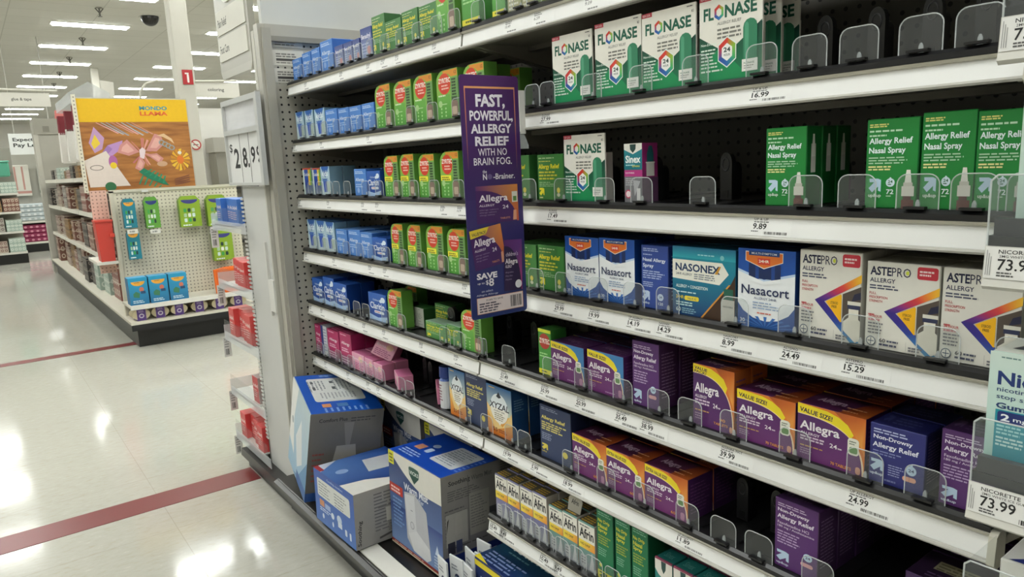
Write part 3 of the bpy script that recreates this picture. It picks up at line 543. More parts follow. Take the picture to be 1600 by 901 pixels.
t = thing('security_camera_dome', 'black domed security camera set in a white ceiling plate', 'security camera', (3.04, 14.4, CEIL)); c0.parent = t
b = B()
for i in range(6):
    a0, a1 = math.radians(90*i/6), math.radians(90*(i+1)/6)
    b.tube((0, 0, -.01-.16*math.sin(a0)), (0, 0, -.01-.16*math.sin(a1)), .15*math.cos(a0), max(.002, .15*math.cos(a1)), '#14110f', 18, PLAST, False)
b.build('dome', t)
for i, (x, y) in enumerate(((2.3, 11.6), (2.2, 14.0), (2.3, 17.0), (2.35, 19.7), (2.4, 22.4), (2.5, 25))):
    t = thing('fire_sprinkler', 'small hanging ceiling sprinkler, %s away beside the first lamp row' % ORD[i], 'sprinkler', (x, y, CEIL), 0, 'ceiling sprinklers')
    b = B(); b.tube((0, 0, 0), (0, 0, -.012), .05, .05, '#8a877c', 12, MATTE); b.build('plate', t)
    b = B(); b.tube((0, 0, -.01), (0, 0, -.14), .014, .014, '#55534c', 8, STEEL); b.path([(-.06, 0, -.012), (0, 0, -.09), (.06, 0, -.012)], .009, '#55534c', 6, STEEL); b.tube((0, 0, -.14), (0, 0, -.148), .035, .035, '#55534c', 10, STEEL); b.build('head', t)

# ---------------------------------------------------------------- the near gondola
GREY = '#a9a69c'
go = thing('shelving_gondola', 'grey steel shelving gondola with perforated end panel and black kick base', 'shelving', (0, 0, 0))
b = B(); b.box(0, 0, 0, .62, .02, 1.66, GREY, PEG); b.build('end_panel', go, loc=(.976, YL+.012, .24))
b = B(); b.box(.945, YL-.008, .2, .972, YL+.034, 1.915, '#b5b2a8', STEEL); b.box(.957, YL-.02, .2, .99, YL+.012, 1.9, '#a8a59b', STEEL); b.build('end_post', go)
b = B(); b.box(.972, YL-.012, 1.872, 1.62, YL+.034, 1.915, '#b5b2a8', STEEL); b.box(.99, YL-.016, 1.855, 1.62, YL+.012, 1.873, '#8f8c83', STEEL); b.build('end_rail', go)
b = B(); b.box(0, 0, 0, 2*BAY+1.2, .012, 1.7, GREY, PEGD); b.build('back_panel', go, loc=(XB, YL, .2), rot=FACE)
for y in (YM, YR, YL-.03): b = B(); b.box(XB-.02, y-.018, .2, XB-.001, y+.018, 1.95, '#77746c', STEEL); b.build('upright', go)
b = B(); b.box(.90, -1.0, 0, 1.44, YL+.03, .125, '#1d1c1b', PLAST); b.build('kick_base', go)
pr = [(.838, .125), (.828, .135), (.828, .15), (.852, .152), (.852, .125)]
b = B(); b.box(.85, -1.0, .125, XB, YL+.02, .148, '#2c2b29', PLAST)
b.face([(.85, -1, .1485), (.92, -1, .1485), (.92, YM+.55, .1485), (.85, YM+.55, .1485)], '#2c2b29', PLAST)
b.build('base_deck', go)
b = B(); b.prism([(.836, .120), (.836, .140), (.856, .150), (.856, .120)], -1.0, YL+.02, '#23221f', mat=PLAST); b.build('base_bumper', go)
b = B(); b.prism([(.862, .149), (.862, .153), (.922, .156), (.922, .149)], -1.0, 2.06, '#dcdad3', mat=MATTE); b.build('base_price_rail', go)
b = B(); b.box(.925, -1.0, .148, 1.40, YL, .152, '#171615', PLAST); b.build('base_mat', go)
b = B()
for k, z in enumerate((.0, .066, .132)):
    b.box(0, -.002, z, .12, 0, z+.055, '#d9d6cc', CARD); f = F(b, (0, -.002, z), (1, 0, 0), (0, 0, 1), (0, -1, 0), .12, .055)
    f.r(.1, .3, .75, .46, '#4a4845'); f.fl(.1, .8, .7, 2, .16, .09, '#7a7872', k); f.fl(.1, .22, .75, 1, .1, .08, '#8a8880', k+3)
b.build('shelf_label', go, loc=(1.0, YL+.012, 1.705))
hb = thing('header_board', 'white header board standing above the grey perforated gondola end', 'sign board', (0, 0, 0))
b = B(); b.box(.968, YL+.0, 1.916, 1.75, YL+.03, 2.75, '#d3d4d0', MATTE); b.build('panel', hb)
b = B(); b.tube((.99, YL, 2.03), (.99, YL-.005, 2.03), .006, .006, '#a9a9a4', 10, STEEL); b.build('rivet', hb)

SHN = ['top shelf', 'second shelf', 'third shelf', 'fourth shelf', 'fifth shelf', 'sixth shelf', 'bottom shelf']
def shelf(s, y0, y1, bay):
    zt, zb = ZT[s-1], ZB[s-1]
    t = thing('gondola_shelf', 'beige steel shelf with white price strip, %s of the %s bay' % (SHN[s-1].replace(' shelf', ''), bay), 'shelf', (0, 0, 0), 0, 'shelves of the near gondola')
    e0, e1 = y0+.004, y1-.004
    b = B(); b.box(D+.02, e0, zt-.022, XB-.026, e1, zt+.006, '#8d897d', STEEL); b.box(D+.012, e0, zt-.03, D+.03, e1, zt-.004, '#9a968a', STEEL); b.box(D+.2, e0, zt-.034, D+.23, e1, zt-.02, '#7f7b70', STEEL); b.build('deck', t)
    b = B(); b.box(D+.022, e0+.002, zt+.006, XB-.028, e1-.002, zt+.0135, '#161617', PLAST); b.build('liner_mat', t)
    b = B(); b.prism([(D+.002, zt+.005), (D+.002, zt+.013), (D+.008, zt+.018), (D+.022, zt+.018), (D+.022, zt+.0045)], e0, e1, '#1a1a1c', mat=PLAST); b.build('front_rail', t)
    b = B(); b.prism([(D+.001, zt), (D-.001, zt+.004), (D+.018, zt+.006), (D+.018, zt-.004)], e0, e1, '#b6b2a4', mat=STEEL)
    b.prism([(D+.006, zt+.001), (D+.018, zt), (D+.014, zb-.004), (D-.004, zb-.005), (D-.006, zb-.002), (D-.004, zb+.001), (D+.001, zb+.001)], e0, e1, '#b9b7b0', mat=STEEL); b.build('price_channel', t)
    b = B(); b.face([(D+.0005, e0, zb+.0012), (D+.0005, e1, zb+.0012), (D+.0055, e1, zt-.0005), (D+.0055, e0, zt-.0005)], '#eeeeec', MATTE); b.build('price_strip', t)
    for y in (e0, e1-.012):
        b = B(); b.prism([(D+.016, zt-.004), (XB-.026, zt-.004), (XB-.026, zt-.085), (XB-.06, zt-.085), (D+.05, zt-.032), (D+.016, zt-.032)], y, y+.012, '#a39f92', mat=STEEL); b.build('bracket', t)
    if y0 == YR: b = B(); b.prism([(D-.006, zb-.004), (D-.002, zt+.002), (D+.008, zt+.008), (D+.03, zt+.006), (D+.03, zb-.012), (D+.004, zb-.012)], y0-.006, y0+.004, '#c9c6b8', mat=STEEL); b.build('end_cap', t)
    return t
SH = {}
for s in range(1, 8):
    if s < 7: SH[s, 'far'] = shelf(s, YM, YL-.006, 'far')
    SH[s, 'near'] = shelf(s, YR, YM, 'near')
def ticket(s, y, name, price, small=True):
    bay = 'far' if y > YM else 'near'; zt, zb = ZT[s-1], ZB[s-1]
    u = Vector((0, -1, 0)); v = (Vector((D+.0055, 0, zt-.0005)) - Vector((D+.0005, 0, zb+.0012))); h = v.length; v.normalize(); n = u.cross(v); wd = .075
    b = B(); o = Vector((D+.0005, y+.01, zb+.0012)) + n*.0006
    b.face([o, o+u*wd, o+u*wd+v*h, o+v*h], '#f0f0ee', MATTE); f = F(b, o, u, v, n, wd, h, MATTE); k = '#2a2a2a'
    if price:
        f.t(name, .08, .82, .05*len(name), .13, '#444444', .008); f.fl(.08, .77, .42, 1, .1, .06, '#777777', s)
        f.t(price, .06, .35, .42 if len(price) > 4 else .34, .32, '#1e1e1e', .02, .05); f.fl(.02, .27, .22, 1, .1, .06, '#777777', s+3); f.bars(.34, .1, .55, .14, '#444444', 26, s)
    else:
        f.fl(.08, .9, .35, 2, .12, .08, '#8a8a8a', s+int(y*100)); f.t(name or '9.99', .08, .42, .26, .22, '#666666', .005, .06); f.fl(.2, .2, .5, 1, .1, .1, '#8a8a8a', s+int(y*50))
    b.build('price_ticket', SH[s, bay])
for a in TICKETS: ticket(*a)

# ---------------------------------------------------------------- pusher lanes
b = B(); b.box(-.02, .016, -.004, .02, .36, -.0006, '#1b1b1c', PLAST); b.box(-.014, -.016, .0004, .014, -.006, .004, '#161617', PLAST); TRACK = b.mesh('track')
def rounded(w, h, r, n=5):
    q = [(-w/2, 0), (w/2, 0)]
    for cx, a0 in ((w/2-r, 0), (-w/2+r, 90)):
        q += [(cx+r*math.cos(math.radians(a0+90*i/n)), h-r+r*math.sin(math.radians(a0+90*i/n))) for i in range(n+1)]
    return q
def stop_mesh(w, h):
    b = B(); q = rounded(w, h, .014); b.prism(q, -.0008, .0008, '#ffffff', mat=CLEAR)
    for i in range(1, len(q)-1):
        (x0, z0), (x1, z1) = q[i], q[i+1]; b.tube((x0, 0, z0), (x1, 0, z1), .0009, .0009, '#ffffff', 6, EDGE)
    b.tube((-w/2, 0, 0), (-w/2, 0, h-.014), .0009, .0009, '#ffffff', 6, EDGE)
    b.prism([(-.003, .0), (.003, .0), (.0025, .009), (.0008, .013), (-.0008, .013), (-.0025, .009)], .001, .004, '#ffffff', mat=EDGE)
    return b.mesh('front_stop')
STOP = stop_mesh(.056, .048)
def paddle_mesh():
    b = B(); b.prism(rounded(.042, .088, .02), 0, .012, '#161617', mat=PLAST); b.prism(rounded(.034, .07, .016), .012, .034, '#111112', mat=PLAST)
    for k in range(12):
        a0, a1 = math.radians(30*k), math.radians(30*k+30); b.tube((.012*math.cos(a0), -.0005, .066+.012*math.sin(a0)), (.012*math.cos(a1), -.0005, .066+.012*math.sin(a1)), .0012, .0012, '#3c3c3f', 5, PLAST)
    b.prism([(-.009, .004), (.009, .004), (.009, .018), (-.009, .018)], -.0012, 0, '#0c0c0d', mat=PLAST); return b.mesh('paddle')
PADDLE = paddle_mesh()
lanes = []     # (shelf, y, x of the paddle, offset of the stop)
def bayof(y): return 'far' if y > YM else 'near'

# ---------------------------------------------------------------- products
def K(f, w, h, d, front, side=None, top=None, sf=None, tf=None): return (w, h, d, carton(w, h, d, front, side, top, f, sf, tf).mesh('carton'))
BLUE = '#3f78c8'
KIND = {
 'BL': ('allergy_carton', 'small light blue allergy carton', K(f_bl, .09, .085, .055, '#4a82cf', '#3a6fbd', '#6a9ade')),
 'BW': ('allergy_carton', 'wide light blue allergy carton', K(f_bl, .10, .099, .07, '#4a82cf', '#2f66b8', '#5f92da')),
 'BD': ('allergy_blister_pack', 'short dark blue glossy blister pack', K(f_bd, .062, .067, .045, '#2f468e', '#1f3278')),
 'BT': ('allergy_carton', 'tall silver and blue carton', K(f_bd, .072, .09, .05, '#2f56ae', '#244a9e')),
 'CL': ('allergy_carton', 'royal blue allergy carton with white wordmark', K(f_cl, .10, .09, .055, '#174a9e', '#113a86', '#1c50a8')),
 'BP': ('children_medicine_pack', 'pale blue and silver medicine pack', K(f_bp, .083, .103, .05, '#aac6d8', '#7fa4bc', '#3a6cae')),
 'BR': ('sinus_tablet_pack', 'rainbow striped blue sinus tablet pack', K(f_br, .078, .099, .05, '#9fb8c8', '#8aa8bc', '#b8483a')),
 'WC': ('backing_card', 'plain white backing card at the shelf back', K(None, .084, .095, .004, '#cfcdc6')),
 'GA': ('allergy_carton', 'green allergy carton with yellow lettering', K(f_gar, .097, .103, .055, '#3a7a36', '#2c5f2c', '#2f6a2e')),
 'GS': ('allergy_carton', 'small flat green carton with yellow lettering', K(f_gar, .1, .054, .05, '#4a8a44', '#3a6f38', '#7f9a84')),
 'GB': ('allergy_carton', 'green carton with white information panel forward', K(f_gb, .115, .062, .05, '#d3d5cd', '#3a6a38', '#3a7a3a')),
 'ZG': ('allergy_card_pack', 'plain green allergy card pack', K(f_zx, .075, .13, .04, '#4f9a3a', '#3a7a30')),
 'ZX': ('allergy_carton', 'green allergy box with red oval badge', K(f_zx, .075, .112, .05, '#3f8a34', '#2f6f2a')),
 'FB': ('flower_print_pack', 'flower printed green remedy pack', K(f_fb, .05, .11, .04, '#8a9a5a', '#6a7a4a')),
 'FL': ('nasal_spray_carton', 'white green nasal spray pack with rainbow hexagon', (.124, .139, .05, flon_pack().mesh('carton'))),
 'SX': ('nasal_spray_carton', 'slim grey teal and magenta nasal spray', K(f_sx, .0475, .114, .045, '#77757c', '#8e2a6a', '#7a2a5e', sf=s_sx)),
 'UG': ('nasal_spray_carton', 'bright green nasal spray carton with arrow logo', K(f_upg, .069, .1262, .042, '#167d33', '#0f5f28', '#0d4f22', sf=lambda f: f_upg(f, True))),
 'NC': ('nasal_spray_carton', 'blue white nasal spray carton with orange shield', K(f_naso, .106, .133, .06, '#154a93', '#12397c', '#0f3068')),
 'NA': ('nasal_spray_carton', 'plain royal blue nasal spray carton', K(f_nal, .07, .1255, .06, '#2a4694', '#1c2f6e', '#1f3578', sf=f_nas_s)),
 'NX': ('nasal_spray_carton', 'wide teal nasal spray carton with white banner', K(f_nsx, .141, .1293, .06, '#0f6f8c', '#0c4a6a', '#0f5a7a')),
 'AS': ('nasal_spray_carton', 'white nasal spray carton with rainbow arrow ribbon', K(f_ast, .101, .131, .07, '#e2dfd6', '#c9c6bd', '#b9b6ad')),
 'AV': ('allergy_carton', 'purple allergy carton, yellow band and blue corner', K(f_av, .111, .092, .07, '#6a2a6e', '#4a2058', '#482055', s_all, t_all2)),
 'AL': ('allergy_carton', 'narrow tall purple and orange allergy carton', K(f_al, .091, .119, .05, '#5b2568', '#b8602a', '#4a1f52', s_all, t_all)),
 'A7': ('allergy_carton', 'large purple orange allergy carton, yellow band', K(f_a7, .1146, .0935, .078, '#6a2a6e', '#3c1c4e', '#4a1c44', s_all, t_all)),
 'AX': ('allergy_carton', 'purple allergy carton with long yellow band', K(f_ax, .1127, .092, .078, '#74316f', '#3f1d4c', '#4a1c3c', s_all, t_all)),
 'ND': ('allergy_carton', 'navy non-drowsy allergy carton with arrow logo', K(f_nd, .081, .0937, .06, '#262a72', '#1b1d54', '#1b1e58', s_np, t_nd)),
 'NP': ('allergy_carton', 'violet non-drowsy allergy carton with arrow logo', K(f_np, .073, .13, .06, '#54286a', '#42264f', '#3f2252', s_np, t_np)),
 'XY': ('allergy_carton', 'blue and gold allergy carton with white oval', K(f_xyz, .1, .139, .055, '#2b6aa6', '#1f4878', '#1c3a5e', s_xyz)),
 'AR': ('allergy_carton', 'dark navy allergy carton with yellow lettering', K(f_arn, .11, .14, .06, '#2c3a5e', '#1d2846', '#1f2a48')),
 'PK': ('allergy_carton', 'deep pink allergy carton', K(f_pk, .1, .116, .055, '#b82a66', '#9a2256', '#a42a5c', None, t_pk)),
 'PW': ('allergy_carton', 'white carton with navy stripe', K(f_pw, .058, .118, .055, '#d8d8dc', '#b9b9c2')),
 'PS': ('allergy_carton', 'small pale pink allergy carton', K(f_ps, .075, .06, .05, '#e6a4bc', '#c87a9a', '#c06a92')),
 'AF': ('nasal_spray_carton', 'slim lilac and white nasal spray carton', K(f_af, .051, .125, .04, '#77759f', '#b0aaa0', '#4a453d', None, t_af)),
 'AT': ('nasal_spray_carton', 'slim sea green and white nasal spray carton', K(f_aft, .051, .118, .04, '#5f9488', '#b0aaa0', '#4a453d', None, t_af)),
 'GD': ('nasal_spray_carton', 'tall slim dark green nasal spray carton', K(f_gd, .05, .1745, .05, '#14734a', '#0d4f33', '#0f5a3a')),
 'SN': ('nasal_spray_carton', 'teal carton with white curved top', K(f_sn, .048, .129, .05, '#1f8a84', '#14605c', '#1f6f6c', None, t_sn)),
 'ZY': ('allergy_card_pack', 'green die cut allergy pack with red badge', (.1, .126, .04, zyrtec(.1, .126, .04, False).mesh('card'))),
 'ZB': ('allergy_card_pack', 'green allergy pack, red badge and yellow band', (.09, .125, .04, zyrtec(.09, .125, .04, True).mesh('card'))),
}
LAY = [
('BL',1,2.688,0.0895,0.0763,0,3),('BL',1,2.593,0.0804,0.0846,0,3),('BL',1,2.509,0.0769,0.0868,0,3),('BW',1,2.412,0.1032,0.0987,0,2),
('BD',1,2.312,0.0663,0.0673,0,2),('BD',1,2.242,0.0632,0.0669,0,2),('BD',1,2.18,0.0515,0.0671,0,2),('BT',1,2.107,0.0741,0.0898,0,2),
('GA',1,2.022,0.0841,0.111,0,2),('GA',1,1.932,0.0992,0.0819,0,2),('GA',1,1.833,0.0913,0.0911,0,2),('GA',1,1.736,0.0954,0.0882,0,2),
('ZY',1,1.646,0.088,0.15,0,2),('ZG',1,1.533,0.0765,0.135,0,2),('ZG',1,1.416,0.0512,0.12,0,2),('FB',1,1.356,0.0503,0.11,0,2),
('FB',1,1.304,0.0479,0.11,0,2),('BP',2,2.712,0.077,0.101,0,2),('BP',2,2.619,0.0789,0.1,0,2),('BP',2,2.52,0.0907,0.0979,0,2),
('BL',2,2.419,0.1009,0.0873,0,3),('BL',2,2.318,0.0865,0.0832,0,3),('BL',2,2.227,0.0899,0.0817,0,3),('BL',2,2.133,0.0884,0.0824,0,3),
('ZY',2,2.028,0.0997,0.127,0,2),('ZY',2,1.904,0.1059,0.125,0,2),('ZY',2,1.786,0.1039,0.127,0,2),('ZY',2,1.66,0.1063,0.126,0,2),
('ZY',2,1.535,0.093,0.125,0,1),('ZY',2,1.541,0.0555,0.124,0.06,1),('ZY',2,1.515,0.0781,0.113,0.1,1),('FL',2,1.168,0.1227,0.138,0,1),
('FL',2,1.035,0.1236,0.142,0,1),('FL',2,0.908,0.1254,0.139,0,1),('FL',2,0.7753,0.1236,0.142,0,3),('BR',3,2.69,0.0843,0.0996,0,2),
('BR',3,2.599,0.0738,0.0979,0,2),('BP',3,2.517,0.0799,0.102,0,2),('WC',3,2.65,0.084,0.096,0.118,1),('WC',3,2.62,0.0873,0.0942,0.13,1),
('BL',3,2.228,0.092,0.0875,0,2),('CL',3,2.131,0.0953,0.0796,0,2),('ZB',3,2.008,0.0916,0.123,0,2),('ZB',3,1.907,0.0851,0.125,0,2),
('ZB',3,1.794,0.0888,0.121,0,2),('ZB',3,1.672,0.0934,0.124,0,2),('GA',3,1.375,0.0978,0.103,0,2),('GA',3,1.251,0.0901,0.102,0,1),
('FL',3,1.139,0.1259,0.139,0,1),('SX',3,0.9984,0.0475,0.114,0,1),('UG',3,0.6674,0.0718,0.124,0,3),('UG',3,0.5013,0.0735,0.126,0,1),
('UG',3,0.4281,0.0678,0.13,0,2),('UG',3,0.3616,0.0648,0.127,0,2),('BP',4,2.693,0.0834,0.112,0,2),('BP',4,2.602,0.0851,0.111,0,2),
('BP',4,2.519,0.081,0.109,0,2),('BL',4,2.419,0.094,0.0867,0,3),('BL',4,2.313,0.0958,0.0907,0,3),('BL',4,2.22,0.0877,0.0855,0,3),
('CL',4,2.123,0.1029,0.0738,0,2),('ZB',4,2,0.0794,0.125,0,2),('ZB',4,1.893,0.0828,0.126,0,2),('ZB',4,1.774,0.094,0.128,0,2),
('ZB',4,1.661,0.0906,0.125,0,2),('GA',4,1.362,0.0999,0.103,0,2),('GA',4,1.26,0.0939,0.105,0,2),('NC',4,1.155,0.1074,0.131,0,2),
('NC',4,1.049,0.1008,0.133,0,2),('NA',4,0.9459,0.0697,0.126,0,2),('NX',4,0.8297,0.1411,0.129,0,2),('NC',4,0.6997,0.1079,0.135,0,2),
('AS',4,0.5873,0.1016,0.141,0,2),('AS',4,0.4783,0.1024,0.131,0,2),('AS',4,0.3766,0.096,0.131,0,2),('CL',5,2.687,0.1056,0.0913,0,3),
('CL',5,2.578,0.0985,0.106,0,3),('CL',5,2.472,0.1105,0.0943,0,2),('CL',5,2.173,0.1295,0.0932,0,1),('ZY',5,2.048,0.0951,0.12,0,1),
('ZB',5,2.122,0.0841,0.11,0.1,1),('GB',5,2.013,0.118,0.0621,0.05,1),('GA',5,1.853,0.0931,0.0885,0.06,1),('GS',5,1.8,0.1169,0.0497,0,1),
('GS',5,1.702,0.0723,0.0572,0,1),('ZY',5,1.609,0.0965,0.114,0,1),('ZX',5,1.294,0.047,0.112,0,1),('AV',5,1.214,0.1128,0.0897,0,3),
('AV',5,1.09,0.1095,0.0928,0,3),('NP',5,0.9728,0.0724,0.137,0,2),('AL',5,0.8057,0.0913,0.119,0,2),('A7',5,0.6964,0.1146,0.0917,0,3),
('A7',5,0.578,0.1145,0.095,0,4),('ND',5,0.4737,0.0811,0.0937,0,2),('NP',5,0.3787,0.0699,0.112,0,1),('PK',6,2.729,0.0591,0.114,0,2),
('PW',6,2.67,0.0583,0.118,0,2),('PK',6,2.581,0.1088,0.115,0,4),('PK',6,2.467,0.1017,0.123,0,4),('PS',6,2.366,0.102,0.0626,0,2),
('PS',6,2.278,0.066,0.0607,0,2),('PS',6,2.209,0.0636,0.057,0,2),('XY',6,1.7,0.0835,0.141,0,1),('AR',6,1.603,0.105,0.147,0,1),
('XY',6,1.495,0.1103,0.137,0,3),('AR',6,1.266,0.1135,0.136,0,2),('AX',6,1.148,0.1132,0.0935,0,1),('AX',6,1.035,0.1116,0.0912,0,2),
('AX',6,0.9215,0.1134,0.0907,0,2),('NP',6,0.6326,0.0818,0.128,0,5),('AF',7,1.504,0.0534,0.122,0,2),('AF',7,1.449,0.0507,0.124,0,2),
('AF',7,1.393,0.0511,0.126,0,2),('AF',7,1.338,0.0536,0.129,0,2),('AT',7,1.276,0.0511,0.116,0,2),('AT',7,1.223,0.0509,0.12,0,2),
('AT',7,1.165,0.0549,0.119,0,2),('GD',7,1.103,0.0536,0.174,0,2),('GD',7,1.047,0.0467,0.174,0,2),('GD',7,0.9957,0.0481,0.176,0,2),
('SN',7,0.9293,0.0467,0.129,0,3),('SN',7,0.878,0.0492,0.129,0,3),('SN',7,0.8255,0.0495,0.13,0,3),
]
cnt, tot = {}, {}
for k, s, y, *_ in LAY: tot[k, s, bayof(y)] = tot.get((k, s, bayof(y)), 0)+1
def product(k, s, y, w, h, sb, rows):
    nm, desc, (w0, h0, d0, me) = KIND[k]; bay = bayof(y); key = (k, s, bay); i = cnt[key] = cnt.get(key, -1)+1; n = tot[key]
    where = '%s bay %s' % (bay, SHN[s-1]); g = '%ss on the %s' % (desc, where)
    pos = '' if n == 1 else ('%s from left, ' % ORD[i])
    for r in range(rows):
        x = D+.0170+sb+r*(d0+.0025)
        if x+d0 > XB-.055: break
        if r == 0: lab = '%s, %s%s' % (desc, pos, where)
        else: lab = '%s, %s%s, %s' % (desc, ('second', 'third', 'fourth', 'fifth')[r-1], ' in %s lane' % ORD[i] if n > 1 else ' in its lane', where)
        j = random.uniform(-.01, .01)
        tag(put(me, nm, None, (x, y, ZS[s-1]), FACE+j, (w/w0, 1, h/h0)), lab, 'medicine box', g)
    if sb < .05: lanes.append((s, y, min(D+.0170+sb+rows*(d0+.0025)+.004, XB-.045), w*.5+.004))
for a in LAY: product(*a)
for s, y in EMPTY_LANES: lanes.append((s, y, D+.10+.03*random.random(), 0))
lanes.sort(key=lambda q: (q[0], -q[1])); cnt = {}
for li, (s, y, xp, off) in enumerate(lanes):
    near = [abs((y-off)-(q[1]-q[3])) for q in lanes[max(0, li-2):li+3] if q[0] == s and q[1] != y]
    bay = bayof(y); i = cnt[s, bay] = cnt.get((s, bay), -1)+1
    t = thing('pusher_lane', 'black spring pusher lane with clear stop, %s from left, %s bay %s' % (ORD[i], bay, SHN[s-1]), 'shelf pusher', (D+.0095, y-off, ZS[s-1]+.0003), FACE, 'pusher lanes on the %s bay %s' % (bay, SHN[s-1]))
    k = min([1]+[(a-.001)/.0575 for a in near]); k = max(k, .4)
    put(STOP, 'front_stop', t, None, None, (k, 1, 1)); put(TRACK, 'track', t, (0, .006, 0), None, (min(1, k*1.3), 1, 1)); put(PADDLE, 'paddle', t, (-off if off else -.028, xp-D-.0095, .0004), None, (min(1, k*1.25) if off else .62, 1, 1))
# ---------------------------------------------------------------- loose and tilted packs on the far bay
def loose(k, name, label, loc, rot, sc=(1, 1, 1), grp=None):
    return tag(put(KIND[k][2][3], name, None, loc, rot, sc), label, 'medicine box', grp)
loose('PS', 'allergy_carton', 'pink and white carton lying tilted on top of the small pink cartons', (D+.045, 2.24, ZS[5]+.068), (math.radians(-28), math.radians(20), FACE+.5), (1.15, 1, 1.0))
loose('PS', 'allergy_carton', 'pale pink carton lying at an angle beside the empty lane, sixth shelf', (D+.022, 2.085, ZS[5]), (0, 0, FACE-.35), (1.25, 1, .8))
loose('PS', 'allergy_carton', 'pale pink carton slumped in front of the blue capped bottle', (D+.05, 1.875, ZS[5]), (0, 0, FACE-.5), (1.2, 1, .9))
loose('PS', 'allergy_carton', 'pink carton standing deep behind the blue capped bottle', (D+.16, 1.93, ZS[5]+.03), (0, 0, FACE), (1.1, 1, 1))
bt = thing('medicine_bottle', 'white labelled medicine bottle with dark blue cap on sixth shelf', 'medicine bottle', (D+.045, 1.80, ZS[5]))
b = B(); b.tube((0, 0, 0), (0, 0, .085), .024, .024, '#d9dade', 18, PLAST); b.tube((0, 0, .085), (0, 0, .095), .024, .017, '#3a5aa4', 18, PLAST); f = F(b, (-.0243, .012, .02), (0, -1, 0), (0, 0, 1), (-1, 0, 0), .024, .06); f.fl(.05, .9, .9, 6, .15, .06, '#7a3a4a', 4); b.build('body', bt)
b = B(); b.tube((0, 0, .095), (0, 0, .128), .0225, .0215, '#1d3a86', 20, PLAST); b.build('cap', bt)
# a flap standing up on one slim carton of the bottom shelf
b = B(); b.prism([(-.022, 0), (.022, 0), (.024, .03), (.015, .042), (-.015, .042), (-.024, .03)], 0, .0015, '#b5b1a6'); f = F(b, (-.022, 0, 0), (1, 0, 0), (0, 0, 1), (0, -1, 0), .044, .04); f.t('Afrin', .2, .45, .6, .3, '#2a2a2a', .02)
tag(b.build('carton_flap', None, loc=(D+.03, 1.2226, ZS[6]+.1205), rot=(-.25, 0, FACE)), 'torn open grey carton lid standing on a slim sea green carton', 'carton lid')

# ---------------------------------------------------------------- humidifier cartons on the base deck
def shield(f, x, y, w, h):
    q = [(0, .9), (.1, 1), (.5, 1.03), (.9, 1), (1, .9), (.95, .45), (.5, -.05), (.05, .45)]
    f.p([(x+a*w, y+c*h) for a, c in q], '#d0d4cc'); f.p([(x+w*.05+a*w*.9, y+h*.05+c*h*.9) for a, c in q], '#1e4a40'); f.t('VICKS', x+.12*w, y+.52*h, .76*w, .22*h, '#dfe6e0', .02)
def f_warm(f):
    f.g(0, 0, 1, 1, '#6f8cc0', '#14235a'); f.g(0, 0, 1, .45, '#7f9ac8', '#263f80')
    f.p([(0, 1), (1, 1), (1, .74)] + [(.02+.98*t, .99-.27*math.sin(math.pi*.5*min(1, t*1.35))+(.03*max(0, t-.72))) for t in [1-i/14 for i in range(15)]], '#dcd9d0')
    f.r(0, .86, .11, 1, '#d8d42c'); f.fl(.02, .97, .08, 3, .035, .02, '#5a5a20', 2); shield(f, .40, .78, .22, .17)
    f.t('Warm Mist', .3, .665, .46, .075, '#e6e9f0', .02); f.t('Humidifier', .42, .615, .26, .045, '#cfd6e6', .01)
    f.r(0, .56, .27, .66, '#b8382e'); f.fl(.03, .63, .2, 2, .035, .02, '#f0d0cc', 1); f.fl(.06, .52, .22, 8, .04, .016, '#7fa0d0', 5)
    f.p([(.30, .64), (.5, .68), (.72, .56), (.78, .1), (.7, .05), (.45, .07), (.33, .16)], '#b9bac0'); f.p([(.31, .62), (.5, .655), (.52, .3), (.36, .22)], '#cfd0d4'); f.p([(.36, .22), (.52, .3), (.76, .2), (.78, .1), (.7, .05), (.45, .07)], '#d8d9dc')
    f.e(.44, .33, .04, .04, '#9a9ca4'); f.e(.44, .33, .03, .03, '#c9cad0'); f.r(.42, .48, .46, .49, '#8a8c94')
    f.p([(.86, .2), (.9, .3), (.94, .2)], '#c9d6ea'); f.fl(.84, .18, .12, 4, .03, .014, '#b9c8e0', 3)
    f.r(0, .0, 1, .045, '#8e2f26'); f.r(0, .0, 1, .016, '#d8c9b0'); f.fl(.05, .035, .6, 1, .1, .012, '#e0b0a0', 4)
def s_warm(f):
    f.g(0, .2, 1, 1, '#77767a', '#8d8a86'); f.r(0, 0, 1, .2, '#16296e'); f.t('Soothing', .12, .88, .36, .06, '#2a2a2c', .02); f.t('Warm Mist', .5, .885, .36, .05, '#5a595c', .01)
    f.fl(.1, .84, .55, 5, .022, .009, '#5e5c5e', 3); f.fl(.05, .66, .4, 9, .035, .012, '#58565a', 8); f.r(.06, .3, .42, .62, '#a5a39f'); f.r(.44, .3, .45, .95, '#5e5c5c'); f.fl(.1, .28, .8, 1, .1, .01, '#4a4848', 2); f.p([(.2, .4), (.34, .4), (.31, .6), (.22, .6)], '#a9a7a2'); f.r(.46, .34, .8, .76, '#97958f'); f.fl(.48, .73, .28, 12, .028, .01, '#716f70', 6)
    f.r(.08, .22, .2, .34, '#2c2c3c'); f.r(.22, .22, .32, .34, '#3c4468'); f.r(.8, .34, .98, .56, '#3a3a40'); f.p([(.08, .56), (.11, .58), (.06, .42)], '#3a3838'); f.fl(.35, .15, .4, 4, .03, .014, '#3c5090', 3); f.bars(.72, .04, .2, .09, '#c9ccd0')
